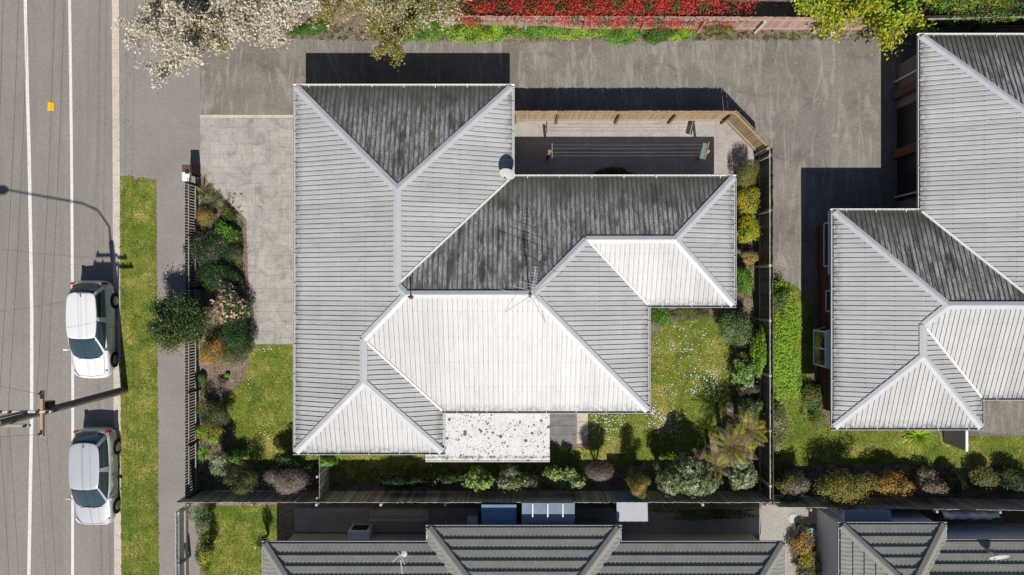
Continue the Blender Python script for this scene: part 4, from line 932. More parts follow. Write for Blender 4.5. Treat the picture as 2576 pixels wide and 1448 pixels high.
lt = shed('lean_to', 'grey-blue translucent lean-to roof beside the blue shed', 'lean-to', 1313, 1446, 1268, 1324, 2.1, M['wall_cream'], M['poly_grey'])
for k in range(3): a, b = G(1340 + 38 * k, 1296, 2.16); MB().box((a, b, 2.13), (0.05, 0.95, 0.05)).build('batten', M['zinc'], lt)
shed('garden_shed', 'small shed with a ribbed white roof right of the grey-blue lean-to', 'shed', 1552, 1630, 1266, 1312, 2.0, M['tarp_blue'], M['cap_metal'], ribs=True)
a, b = G(1190, 1316, 0.6); cr = thing('wheelie_bin', (a, b, 0), 'white bin standing left of the blue shed', 'bin'); MB().box((a, b, 0.45), (0.42, 0.75, 0.9)).build('body', M['wall_white'], cr, bevel=0.02); MB().box((a, b, 0.925), (0.46, 0.79, 0.05)).build('lid', M['wall_white'], cr, bevel=0.015)
a, b = G(903, 1346, 0.8); cu = thing('heat_pump', (a, b, 0), 'grey box unit against the tiled house, left of its bay', 'heat pump'); MB().box((a, b, 0.5), (0.95, 0.42, 0.85)).build('casing', M['wall_white'], cu, bevel=0.02); MB().box((a, b + .215, 0.5), (0.7, 0.02, 0.6)).build('grille', M['black_metal'], cu)
MB().box((a, b, 0.035), (1.0, 0.5, 0.07)).build('foot', M['kerb_concrete'], cu)
tb = thing('bench_table', (*G(1003, 1298), 0), 'pale slatted table in the shaded yard behind the bottom fence', 'table')
(a, b), (c, d) = G(928, 1284, 0.75), G(1078, 1311, 0.75)
for k in range(5):
    yy = d + (b - d) * (k + 0.5) / 5; MB().box(((a + c) / 2, yy, 0.75), (c - a, (b - d) / 5 - 0.012, 0.03)).build('slat', M['pink_timber'], tb)
for x in (a + .12, c - .12):
    for yy in (b - .06, d + .06): MB().box((x, yy, 0.367), (0.07, 0.07, 0.733)).build('leg', M['pink_timber'], tb)
ra = thing('roof_aerial', (*G(1012, 1398, 3.2), 2.9), 'small white aerial on the tiled roof at the bottom', 'aerial'); x, y = G(1012, 1398, 3.2)
MB().tube([(x, y, 2.85), (x, y, 3.7)], .02, 6).build('mast', M['dish_white'], ra)
mb = MB(); mb.tube([(x - .35, y - .1, 3.6), (x + .2, y + .35, 3.62)], .022, 6); mb.tube([(x - .1, y + .3, 3.6), (x + .18, y - .2, 3.62)], .022, 6); mb.tube([(x + .05, y - .6, 3.55), (x, y, 3.6)], .022, 6); mb.lathe((x + .14, y + .22, 3.55), [(.04, 0), (.12, .03), (.13, .06), (.02, .08)], 10); mb.build('rods', M['dish_white'], ra)
# far lower right: shed roof, drying sheets, pots, drain cover
shed('garden_shed', 'dark blue-grey shed roof behind the tiled house with the white wall', 'shed', 2126, 2244, 1286, 1318, 2.0, M['wall_white'], M['poly_grey'])
ck = thing('clothes_rack', (*G(2445, 1305), 0), 'drying rack hung with white sheets at lower right', 'clothes rack'); (a, b), (c, d) = G(2375, 1286, 1.4), G(2520, 1318, 1.4)
for x in (a + .1, c - .1):
    MB().tube([(x, b, 0), (x, (b + d) / 2, 1.35), (x, d, 0)], .02, 6).build('leg', M['zinc'], ck)
MB().tube([(a, (b + d) / 2, 1.37), (c, (b + d) / 2, 1.37)], .015, 6).build('rail', M['zinc'], ck)
mb = MB(); P = []; n = 16
for i in range(n + 1):
    x = a + .05 + (c - a - .1) * i / n; wv = .05 * math.sin(i * 1.7)
    P += [(x, b + wv * .6, .72), (x, (b + d) / 2 + .12 + wv, 1.2), (x, (b + d) / 2, 1.395), (x, (b + d) / 2 - .12 + wv, 1.2), (x, d + wv * .6, .72 + .05 * math.cos(i))]
mb.add(P, [(5 * i + j, 5 * i + 5 + j, 5 * i + 6 + j, 5 * i + 1 + j) for i in range(n) for j in range(4)]).build('sheet', M['cloth_white'], ck, smooth=True)
x, y = G(1995, 1304); dr = tag(MB().lathe((x, y, 0.004), [(.22, 0), (.22, .02), (.19, .03), (.05, .032)], 24).build('drain_cover', M['dish_white'], origin=(x, y, 0)), 'round white cover lying on the concrete path at lower right', 'cover')
def pot(name, label, x, y, r, h, mat, plant=None):
    a, b = G(x, y, h); t = thing(name, (a, b, 0), label, 'plant pot'); MB().lathe((a, b, 0), [(r * .7, 0), (r, h * .85), (r * 1.1, h * .86), (r * 1.1, h), (r * .92, h), (r * .9, h * .9)], 18).build('pot', mat, t); MB().lathe((a, b, h * .85), [(r * .9, 0), (r * .9, .01)], 14).build('soil', M['soil'], t); return t
pot('plant_pot', 'blue glazed pot beside the white-walled house at lower right', 2041, 1344, .24, .45, M['pot_blue'])
pot('plant_pot', 'small dark pot left of the blue glazed pot', 2016, 1330, .17, .35, M['black_metal'])
# screen at the neighbour's patio
sx_, sy_ = G(2402, 1100, .8); sr = thing('privacy_screen', (sx_, sy_, 0), 'white-topped screen standing at the brick house patio corner', 'screen')
MB().box((sx_, sy_, .8), (.06, .85, 1.5)).build('panel', M['gutter_paint'], sr); MB().box((sx_, sy_, 1.58), (.11, .9, .05)).build('top_rail', M['frame_white'], sr)
for yy in (-.4, .4): MB().box((sx_ + .06, sy_ + yy, .77), (.07, .07, 1.54)).build('post', M['frame_white'], sr)
MB().box((sx_ + .4, sy_ - .4, .3), (.75, .05, .6)).build('wing_panel', M['gutter_paint'], sr)
# ------------------------------------------------------------------ plants
PAL = dict(
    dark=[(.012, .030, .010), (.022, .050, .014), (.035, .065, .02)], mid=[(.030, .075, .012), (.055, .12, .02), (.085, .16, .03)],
    bright=[(.07, .17, .015), (.12, .25, .02), (.17, .30, .04)], lime=[(.13, .24, .015), (.22, .34, .025), (.30, .38, .05)],
    olive=[(.075, .08, .022), (.12, .12, .035), (.18, .165, .055)], yellow=[(.15, .18, .015), (.30, .28, .02), (.42, .34, .03)],
    gold=[(.22, .13, .03), (.36, .22, .05), (.46, .31, .09)], orange=[(.20, .11, .025), (.38, .19, .04), (.46, .27, .08)],
    greybrown=[(.11, .085, .068), (.20, .165, .135), (.31, .27, .215)], purple=[(.06, .045, .035), (.13, .10, .08), (.24, .19, .14)],
    greygreen=[(.050, .078, .030), (.115, .15, .065), (.27, .31, .17)], variegated=[(.08, .12, .05), (.22, .25, .13), (.42, .42, .28)],
    rhodo=[(.032, .055, .018), (.080, .108, .040), (.26, .285, .14)], pink=[(.35, .25, .24), (.55, .42, .40), (.70, .60, .58)],
    peach=[(.34, .20, .14), (.44, .28, .22), (.50, .37, .32)], mauve=[(.28, .16, .26), (.38, .25, .36), (.45, .34, .42)],
    red=[(.16, .018, .012), (.36, .03, .02), (.50, .075, .045)], blossom=[(.27, .24, .17), (.43, .39, .32), (.58, .54, .47)],
    bud=[(.11, .11, .02), (.20, .18, .03), (.30, .25, .06)], fernbrown=[(.08, .05, .025), (.14, .10, .035), (.2, .14, .05)], fern=[(.16, .16, .018), (.30, .26, .024), (.40, .32, .035)])
def pick(pal, n, r):
    c = np.array(PAL[pal]); t = r.beta(1.6, 1.8, n) * 1.999; i = t.astype(int); f = (t - i)[:, None]
    return (c[i] * (1 - f) + c[i + 1] * f) * r.uniform(.85, 1.15, (n, 1)) * 1.45
def unit(v): return v / np.maximum(np.linalg.norm(v, axis=1, keepdims=True), 1e-6)
def leaf_arrays(P, Nn, L, W, r, droop=0.0):
    n = len(P); T = unit(np.cross(Nn, r.normal(size=(n, 3)))); Nn = unit(Nn + r.normal(0, .38, (n, 3)) + np.array([0, 0, .3])); T = unit(T - Nn * (T * Nn).sum(1, keepdims=True)); T[:, 2] -= droop; T = unit(T); B = np.cross(Nn, T)
    L = (L * r.uniform(.7, 1.25, n))[:, None]; W = (W * r.uniform(.75, 1.2, n))[:, None]
    V = np.stack([P - T * L / 2, P + B * W / 2 + Nn * W * .12, P + T * L / 2, P - B * W / 2 + Nn * W * .12], 1).reshape(-1, 3)
    return V
def whorls(P, Nn, L, W, r):
    """leaves set in rosettes round the shoot tips; P[i::8] share a tip"""
    n = len(P); k = np.arange(n) // 8 * 8; tip = P[k]; N0 = unit(Nn[k] + np.array([0, 0, .5])); e1 = unit(np.cross(N0, np.array([.3, .9, .2]))); e2 = np.cross(N0, e1); an = (np.arange(n) % 8) * .785 + r.uniform(-.25, .25, n) + k
    T = unit(e1 * np.cos(an)[:, None] + e2 * np.sin(an)[:, None] + N0 * r.uniform(-.1, .5, (n, 1))); B = unit(np.cross(N0, T)); Nl = np.cross(T, B); L = (L * r.uniform(.75, 1.2, n))[:, None]; W = (W * r.uniform(.8, 1.2, n))[:, None]; b = tip + T * .015
    V = np.stack([b, b + T * L * .55 + B * W / 2 + Nl * W * .1, b + T * L - N0 * L * .12, b + T * L * .55 - B * W / 2 + Nl * W * .1], 1)
    return V.reshape(-1, 3)
def crown_points(n, dims, lumps, r, shell=.6, flat=False):
    rx, ry, rz = dims
    if lumps <= 1: c = np.zeros((1, 3)); rad = np.array([1.0])
    else:
        d = unit(r.normal(size=(lumps, 3))); d[:, 2] = d[:, 2] * .75 + .1; c = d * r.uniform(.30, .80, (lumps, 1)); rad = r.uniform(.22, .50, lumps); c[0] = (0, 0, 0.05); rad[0] = .58
    k = r.choice(len(c), n, p=rad ** 2 / (rad ** 2).sum()); d = unit(r.normal(size=(n, 3))); d[:, 2] = np.where((d[:, 2] < -.25) & (r.random(n) < .6), -d[:, 2], d[:, 2])
    q = rad[k] * (shell + (1 - shell) * r.random(n) ** .6) * (1 + .10 * r.normal(size=n) * (lumps > 1) + .03 * r.normal(size=n))
    if flat: q = q / np.maximum(np.abs(d).max(1), .72) ** .8
    if lumps > 4: q = q * np.where(r.random(n) < .07, r.uniform(1.1, 1.5, n), 1.0)
    P = c[k] + d * q[:, None]; return P * np.array([rx, ry, rz]), unit(d / np.array([rx, ry, rz]))
SEED = [100]
def plant(name, label, cat, x, y, rx, ry, h, pals, n=2600, leaf=.075, wid=.4, lumps=9, z0=.08, group=None, mat='leaf', flat=False, bloom=None, stem=.03, shell=.6, hpx=None, droop=0.0, ground=0.0):
    """a shrub whose crown shows centred on (x, y); pals is a list of (palette, share)"""
    if rx < 4: rx *= 1.36; ry *= 1.36; n = int(n * 1.9); leaf *= 1.08
    if y > 1150 and x < 1940: h = h * 1.2 + .2
    SEED[0] += 1; r = np.random.default_rng(SEED[0]); a, b = G(x, y, hpx if hpx is not None else h * .6)
    t = thing(name, (a, b, ground), label, cat, group); rz = (h - z0) / 2; zc = z0 + rz
    P, Nn = crown_points(n, (rx, ry, rz), lumps, r, shell, flat); P += np.array([a, b, zc]); P[:, 2] = np.maximum(P[:, 2], .03); V = leaf_arrays(P, Nn, leaf, leaf * wid, r, droop) if mat != 'glossy_leaf' else whorls(P, Nn, leaf, leaf * wid, r)
    tot = sum(s for _, s in pals); col = np.zeros((n, 3)); kk = r.choice(len(pals), n, p=[s / tot for _, s in pals])
    patch = np.sin(P[:, 0] * 5 + 1.3 * SEED[0]) * np.sin(P[:, 1] * 5.7 + SEED[0]) + .6 * r.normal(size=n)
    if len(pals) > 1: order = np.argsort(patch); kk = np.empty(n, int); cum = np.cumsum([0] + [s / tot for _, s in pals]); pos = np.empty(n); pos[order] = np.arange(n) / n; kk = np.searchsorted(cum, pos, side='right') - 1
    for i, (pl, _) in enumerate(pals): m = kk == i; col[m] = pick(pl, m.sum(), r)
    if mat == 'glossy_leaf': n = len(V) // 4
    F = np.arange(4 * n, dtype=np.int32).reshape(-1, 4); base = np.array([a, b, ground]); link('crown', np_mesh('crown', V - base, F, col), M[mat], t)
    if bloom:
        pl, nb, sz = bloom; P, Nn = crown_points(nb, (rx, ry, rz), lumps, np.random.default_rng(SEED[0]), .97, flat); r2 = np.random.default_rng(SEED[0] + 5000)
        up = P[:, 2] > -.1 * rz; P, Nn = P[up] + np.array([a, b, zc]), Nn[up]; m = len(P); Pm = np.repeat(P + Nn * sz * .4, 7, 0) + r2.normal(0, sz * .45, (m * 7, 3)); V = leaf_arrays(Pm, np.repeat(Nn, 7, 0), sz, sz * .8, r2)
        tag(link('flowers', np_mesh('flowers', V - base, np.arange(len(V), dtype=np.int32).reshape(-1, 4), pick(pl, m * 7, r2)), M['petal'], t), kind='stuff')
    mb = MB(); ns = 5
    for k in range(ns):
        an = 6.283 * k / ns + r.uniform(0, 1); e = (a + math.cos(an) * rx * .55, b + math.sin(an) * ry * .55, zc + rz * r.uniform(-.1, .45)); mb.tube([(a + .02 * math.cos(an), b + .02 * math.sin(an), ground), ((a + e[0]) / 2 + r.normal(0, .03), (b + e[1]) / 2 + r.normal(0, .03), zc * .7), e], [stem, stem * .7, stem * .3], 5)
    mb.build('stem', M['bark'], t); return t
def blade_plant(name, label, cat, x, y, n, L, wd, pal, h=.5, arch=.6, group=None, up=.55):
    SEED[0] += 1; r = np.random.default_rng(SEED[0]); a, b = G(x, y, h * .4); t = thing(name, (a, b, 0), label, cat, group); V, F, Cc = [], [], []
    for i in range(n):
        th = r.uniform(0, 6.283); l_ = L * r.uniform(.6, 1.1); w_ = wd * r.uniform(.7, 1.2); el = r.uniform(up - .4, up + .5); d = np.array([math.cos(th), math.sin(th)]); s = np.array([-d[1], d[0]]); base = len(V); px = np.array([0.0, 0.0]) + d * .03; z = .06; seg = 5
        for k in range(seg + 1):
            f = k / seg; ww = w_ * (1 - f) ** .6 * (.6 + .8 * f if f < .4 else 1) / 2 + .001; V.append((*(px + s * ww), z)); V.append((*(px - s * ww), z + .3 * ww)); e2 = el - arch * 1.8 * f * f; px = px + d * l_ / seg * math.cos(e2); z = max(.02, z + l_ / seg * math.sin(e2))
        c = pick(pal, 1, r)[0]
        for k in range(seg): F.append((base + 2 * k, base + 2 * k + 1, base + 2 * k + 3, base + 2 * k + 2)); Cc.append(c)
    link('leaves', np_mesh('leaves', np.array(V), np.array(F), np.array(Cc)), M['leaf'], t); MB().lathe((a, b, 0), [(.06, 0), (.05, .08), (.02, .14)], 8).build('crown_base', M['bark'], t); return t
def tree_fern(name, label, x, y, h, n, L, pals, group=None):
    SEED[0] += 1; r = np.random.default_rng(SEED[0]); a, b = G(x, y, h); t = thing(name, (a, b, 0), label, 'tree fern', group)
    MB().tube([(a, b, 0), (a + .03, b, h * .5), (a, b, h)], [.12, .10, .09], 9).build('trunk', M['bark'], t)
    for i in range(n):
        th = 6.283 * i / n + r.uniform(-.2, .2); l_ = L * r.uniform(.8, 1.1); d = np.array([math.cos(th), math.sin(th), 0]); s = np.array([-d[1], d[0], 0]); el = r.uniform(.35, .8); p = np.array([a, b, h - .02]); V, F, Cc = [], [], []; m = 30; rach = []
        pal = pals[i % len(pals)]
        for k in range(m + 1):
            f = k / m; e2 = el - 1.35 * f ** 1.3; rach.append(tuple(p)); dirv = d * math.cos(e2) + np.array([0, 0, math.sin(e2)]); hw = .27 * math.sin(math.pi * min(1, .12 + .88 * f) ** .9) * L * .75 * r.uniform(.92, 1.06) + .01
            if k > 2:
                for sg in (1, -1):
                    tip = p + s * sg * hw + dirv * hw * .35 + np.array([0, 0, -hw * r.uniform(.15, .3)]); q = dirv * l_ / m * .38; B = len(V); mid = (p + tip) / 2 + np.array([0, 0, .02 * hw]); V += [p - q, mid - q * .95, tip, mid + q * .95, p + q]; F.append((B, B + 1, B + 2, B + 3)); 
                    Cc.append(pick(pal if r.random() < .88 else 'olive', 1, r)[0])
            p = p + dirv * l_ / m
        V = np.array(V) - np.array([a, b, 0]); fo = link('frond', np_mesh('frond', V, np.array(F), np.array(Cc)), M['leaf'], t)
        MB().tube(rach[::5], [.010, .009, .008, .006, .005, .004, .003][:len(rach[::5])], 5).build('rachis', M['bark'], fo)
    return t
def tree(name, label, x, y, tz, reach, pals, nleaf, leaf, wid, bark, limbs=7, spread=(1, 1), hbase=1.6, group=None, droop=.15, twig=.55, per=None, mat='leaf', zmin=2.0, seed=None, levels=3):
    """a branching tree: limbs, boughs, twigs and leaves along the twigs; (x, y) is the foot in metres"""
    SEED[0] += 1; r = np.random.default_rng(seed or SEED[0]); t = thing(name, (x, y, 0), label, 'tree', group); wood = MB(); tw = []
    wood_trunk = MB().tube([(x, y, 0), (x + .05, y - .03, hbase * .5), (x, y, hbase)], [.26, .22, .19], 10)
    def grow(p, d, L, rad, lev):
        n = 4; pts = [p]; q = p
        for k in range(n):
            d = unit((d + r.normal(0, .17, 3) + np.array([0, 0, -.05 * (lev > 1) * droop * 4]))[None])[0]; q = q + d * L / n; q[2] = max(q[2], zmin * .8); pts.append(q.copy())
        wood.tube(pts, [rad * (1 - .16 * k) for k in range(n + 1)], 6 if lev < 2 else 4, cap=False)
        if lev >= levels: tw.append(np.array(pts)); return
        nb = 5 if lev < levels - 1 else 6
        for k in range(nb):
            f = .25 + .75 * (k + r.random()) / nb; i = min(n - 1, int(f * n)); s = pts[i] + (pts[i + 1] - pts[i]) * (f * n - i); side = unit(np.cross(d, r.normal(size=3))[None])[0]; nd = unit((d * r.uniform(.3, .8) + side * r.uniform(.5, 1.0) + np.array([0, 0, .08]))[None])[0]; nd[0] *= spread[0]; nd[1] *= spread[1]; nd[2] *= .6
            grow(s.copy(), unit(nd[None])[0], L * r.uniform(.42, .62), rad * .5, lev + 1)
        if lev > 0: tw.append(np.array(pts[2:]))
    for k in range(limbs):
        an = 6.283 * k / limbs + r.uniform(-.3, .3); d = np.array([math.cos(an) * spread[0], math.sin(an) * spread[1], (tz - hbase) / reach * r.uniform(.45, 1.1)]); grow(np.array([x, y, hbase - r.uniform(0, .3)]), unit(d[None])[0], reach * .72 * r.uniform(.8, 1.15), .13, 0 if levels == 3 else 1)
    wood_trunk.build('trunk', M[bark], t); wood.build('limbs', M[bark], t)
    seg = [];
    for p in tw:
        for k in range(len(p) - 1): seg.append((p[k], p[k + 1]))
    A = np.array([s[0] for s in seg]); B = np.array([s[1] for s in seg]); ln = np.linalg.norm(B - A, axis=1); k = r.choice(len(seg), nleaf, p=ln / ln.sum()); f = r.random((nleaf, 1)); P = A[k] * (1 - f) + B[k] * f + r.normal(0, twig * .16, (nleaf, 3)) * np.array([1, 1, .8]); Nn = unit(r.normal(0, .8, (nleaf, 3)) + np.array([0, 0, .7]))
    V = leaf_arrays(P, Nn, leaf, leaf * wid, r); tot = sum(s for _, s in pals); gx = np.sin(P[:, 0] * 1.3 + 2) * np.sin(P[:, 1] * 1.7) + .8 * r.normal(size=nleaf); order = np.argsort(gx); pos = np.empty(nleaf); pos[order] = np.arange(nleaf) / nleaf; cum = np.cumsum([0] + [s / tot for _, s in pals]); kk = np.clip(np.searchsorted(cum, pos, side='right') - 1, 0, len(pals) - 1); col = np.zeros((nleaf, 3))
    for i, (pl, _) in enumerate(pals): m = kk == i; col[m] = pick(pl, m.sum(), r)
    link('crown', np_mesh('crown', V - np.array([x, y, 0]), np.arange(4 * nleaf, dtype=np.int32).reshape(-1, 4), col), M[mat], t); return t

S_ = 'shrub'
# street corner and front garden, from the letterbox down
blade_plant('flax', 'spiky yellow-green flax nearest the letterbox', 'flax', 508, 482, 60, .62, .035, 'olive', .5); blade_plant('flax', 'second spiky flax, right of the first beside the drive edge', 'flax', 535, 505, 55, .58, .03, 'greygreen', .45)
plant('flower_bush', 'tan bush dotted with orange flowers by the picket fence below the flax', S_, 517, 546, .55, .48, .7, [('olive', .6), ('gold', .4)], 2000, .05, bloom=('orange', 14, .035))
plant('flower_clump', 'low clump of orange marigolds beside the drive edge', S_, 572, 545, .35, .5, .4, [('mid', .5), ('dark', .5)], 900, .05, bloom=('orange', 22, .03))
plant('leafy_shrub', 'bright lime-green shrub beside the drive edge in the dark bed', S_, 571, 592, .42, .52, .85, [('bright', .7), ('mid', .3)], 1900, .085, .55)
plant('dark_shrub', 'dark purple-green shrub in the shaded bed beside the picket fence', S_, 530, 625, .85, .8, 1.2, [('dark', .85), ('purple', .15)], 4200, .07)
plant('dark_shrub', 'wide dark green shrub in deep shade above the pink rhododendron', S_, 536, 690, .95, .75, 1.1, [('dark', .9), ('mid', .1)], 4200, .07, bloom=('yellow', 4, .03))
plant('low_shrub', 'narrow silver-green plant spilling on the bare soil by the drive', S_, 598, 640, .2, .75, .4, [('greygreen', .7), ('mid', .3)], 1100, .05)
plant('flower_clump', 'small purple-green plant right beside the drive above the pink rhododendron', S_, 604, 722, .25, .4, .5, [('olive', .6), ('dark', .4)], 800, .06)
plant('rhododendron', 'rhododendron covered in pale peach and pink blossom beside the drive', S_, 580, 772, .58, .80, 1.5, [('rhodo', .6), ('mid', .4)], 2600, .09, .38, bloom=('peach', 150, .085))
plant('rhododendron', 'smaller mauve-flowered rhododendron just above the peach one', S_, 572, 722, .42, .36, 1.3, [('dark', .6), ('rhodo', .4)], 1300, .09, .38, bloom=('mauve', 40, .075))
plant('leafy_shrub', 'small lime plant at the drive edge beside the blossom', S_, 611, 800, .2, .28, .5, [('bright', 1)], 500, .07)
plant('dark_conifer', 'dark green bushy conifer at the bottom corner of the stamped drive', S_, 594, 858, .68, .92, 1.7, [('dark', .75), ('mid', .25)], 5200, .07, .3, 12)
plant('golden_shrub', 'rounded orange-gold shrub in the front garden', S_, 545, 888, .80, .68, 1.3, [('orange', .65), ('olive', .35)], 5200, .05, .5, 7)
tree('street_tree', 'broad dark green tree leaning over the picket fence and footpath', G(468, 812, 0)[0] + .25, G(468, 812, 0)[1] + .15, 3.0, 1.45, [('dark', .6), ('mid', .25), ('olive', .15)], 22000, .085, .6, 'bark', 9, hbase=1.1, zmin=1.1, twig=1.1, levels=2)
plant('seedling', 'tiny lime plant on the bare soil of the front bed', S_, 573, 945, .12, .12, .2, [('bright', 1)], 160, .05, lumps=3); plant('seedling', 'small dark plant on the bare soil of the front bed', S_, 556, 960, .28, .22, .25, [('purple', .6), ('dark', .4)], 420, .05, lumps=5)
plant('seedling', 'small green plant against the picket fence below the golden shrub', S_, 510, 956, .2, .3, .35, [('mid', 1)], 420, .07, lumps=4)
plant('olive_shrub', 'olive and brown shrub by the picket fence above the yellow one', S_, 540, 1040, .62, .72, 1.1, [('olive', .5), ('dark', .5)], 3600, .06); plant('yellow_shrub', 'yellow-green shrub at the edge of the front lawn', S_, 533, 1088, .60, .55, 1.0, [('lime', .35), ('olive', .45), ('yellow', .2)], 3200, .07, .3)
blade_plant('strap_plant', 'strappy green plant in the front corner by the pickets', 'strap plant', 512, 1140, 40, .5, .04, 'bright', .4)
plant('leafy_shrub', 'low bright green shrub at the bottom end of the front lawn', S_, 582, 1148, .55, .35, .6, [('mid', .6), ('bright', .4)], 1500, .08, .5)
plant('pale_shrub', 'pale variegated shrub in the shaded front corner', S_, 551, 1174, .48, .50, 1.35, [('variegated', .55), ('greygreen', .45)], 2000, .09, .35)
plant('twiggy_shrub', 'twiggy olive shrub left of the round grey shrub', S_, 618, 1204, .60, .50, 1.5, [('olive', .6), ('dark', .4)], 2300, .07, .25)
plant('ball_shrub', 'round grey-brown clipped shrub below the front lawn', S_, 733, 1207, .88, .62, 1.75, [('greybrown', .8), ('purple', .2)], 7500, .045, .5, 5, z0=.5, shell=.75)
plant('leafy_shrub', 'dark bushy shrub in the shade above the round grey shrub', S_, 735, 1165, .7, .4, 1.3, [('dark', .8), ('mid', .2)], 2000, .09, .45)
plant('climber', 'bright green climber at the head of the divider fence', S_, 822, 1152, .38, .30, 1.4, [('bright', .6), ('mid', .4)], 1200, .09, .6)
# back border, left to right
plant('flower_bush', 'pink-flowered bush at the left end of the back border', S_, 1128, 1207, .58, .30, .9, [('dark', .7), ('mid', .3)], 1500, .08, bloom=('mauve', 16, .06))
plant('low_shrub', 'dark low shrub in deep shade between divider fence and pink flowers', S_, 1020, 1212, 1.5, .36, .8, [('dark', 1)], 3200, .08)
plant('rhododendron', 'yellow-green topped rhododendron behind the awning', S_, 1213, 1207, .58, .50, 1.55, [('rhodo', .45), ('lime', .4), ('dark', .15)], 2000, .11, .4, mat='glossy_leaf')
plant('pale_shrub', 'cream-variegated shrub right of the yellow-green rhododendron', S_, 1287, 1208, .66, .48, 1.55, [('variegated', .5), ('rhodo', .5)], 2200, .11, .35)
plant('brown_shrub', 'small pinkish-brown shrub right of the cream-variegated one', S_, 1345, 1216, .36, .36, 1.2, [('greybrown', .55), ('olive', .45)], 1400, .07)
plant('rhododendron', 'dark rhododendron with yellow-green tips left of the purple ball', S_, 1418, 1210, .72, .50, 1.05, [('rhodo', .6), ('lime', .25), ('dark', .15)], 2200, .11, .4, mat='glossy_leaf')
plant('ball_shrub', 'purple-brown clipped ball shrub in the back border', S_, 1507, 1183, .75, .50, 1.75, [('purple', .75), ('greybrown', .25)], 7000, .045, .5, 4, z0=.5, shell=.75)
plant('golden_conifer', 'slim golden conifer against the bottom fence', S_, 1605, 1219, .50, .62, 1.9, [('gold', .35), ('olive', .65)], 4200, .06, .35, 8)
plant('leafy_shrub', 'small green shrub left of the big rhododendron', S_, 1664, 1182, .36, .35, 1.2, [('mid', .5), ('greygreen', .5)], 900, .09, .4)
plant('big_rhododendron', 'large grey-green rhododendron beside the tree ferns', S_, 1741, 1196, .98, .80, 2.0, [('rhodo', .75), ('greygreen', .25)], 5200, .13, .34, 14, z0=.3, mat='glossy_leaf', stem=.05)
plant('big_rhododendron', 'grey-green shrub in the bottom right corner below the tree ferns', S_, 1872, 1192, .66, .66, 1.7, [('greygreen', .7), ('rhodo', .3)], 3600, .12, .34, 10, mat='glossy_leaf', stem=.045)
tree_fern('tree_fern', 'yellow-green tree fern nearest the right fence', 1880, 1080, 1.45, 13, 1.15, ['fern', 'fern', 'olive']); tree_fern('tree_fern', 'bronze-green tree fern between the yellow fern and big rhododendron', 1842, 1122, 1.8, 14, 1.25, ['fern', 'fernbrown', 'olive'])
tree_fern('tree_fern', 'brown low tree fern beside the big rhododendron', 1806, 1168, 1.4, 9, 1.0, ['fernbrown', 'fern', 'purple'])
plant('leafy_shrub', 'glossy green shrub above the tree ferns by the right fence', S_, 1887, 1030, .58, .52, 1.3, [('rhodo', .6), ('mid', .4)], 1900, .10, .36, mat='glossy_leaf')
plant('rhododendron', 'open rhododendron with one pink flower by the right fence', S_, 1876, 935, .62, .55, 1.4, [('rhodo', .55), ('bright', .45)], 800, .14, .3, bloom=('red', 1, .06), mat='glossy_leaf')
plant('dark_shrub', 'dark twiggy shrub between the open rhododendron and the glossy one', S_, 1872, 985, .55, .5, .9, [('purple', .6), ('dark', .4)], 1200, .07)
plant('rounded_shrub', 'dense grey-green rounded shrub beside the lawn at the right fence', S_, 1864, 830, .64, .90, 1.5, [('greygreen', .55), ('mid', .45)], 5200, .07, .45, 7)
plant('green_shrub', 'bright green shrub at the right-hand corner of the house', S_, 1871, 704, .42, .68, 1.2, [('bright', .6), ('mid', .4)], 3600, .07, .5, 6)
plant('gold_ball', 'small pale gold ball shrub by the right fence', S_, 1887, 645, .40, .32, 1.0, [('gold', .5), ('olive', .3), ('variegated', .2)], 2200, .05, .45, 5)
plant('yellow_shrub', 'lower of the two yellow clipped shrubs along the right fence', S_, 1881, 575, .46, .66, 1.35, [('yellow', .75), ('lime', .25)], 4200, .065, .5, 6, flat=True)
plant('yellow_shrub', 'upper of the two yellow clipped shrubs along the right fence', S_, 1877, 508, .46, .60, 1.35, [('yellow', .7), ('olive', .3)], 4000, .065, .5, 6, flat=True)
plant('olive_ball', 'olive clipped ball shrub at the top of the right fence row', S_, 1874, 442, .50, .56, 1.5, [('olive', .7), ('bud', .3)], 5500, .045, .5, 4, flat=True, shell=.75)
plant('green_shrub', 'green shrub against the house at the top of the side lawn', S_, 1656, 795, .45, .50, .8, [('mid', .6), ('bright', .4)], 2000, .07, .45)
plant('ground_cover', 'low olive ground cover under the eave beside the side lawn', S_, 1746, 786, .95, .35, .35, [('olive', .7), ('dark', .3)], 2600, .06, .4)
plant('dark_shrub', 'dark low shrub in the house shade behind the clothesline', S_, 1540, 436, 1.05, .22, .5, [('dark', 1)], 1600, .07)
plant('lime_hedge', 'bright lime hedge top showing over the right fence', S_, 1922, 900, .22, 1.1, 1.9, [('lime', .7), ('bright', .3)], 2600, .07, .5, 7, hpx=1.7)
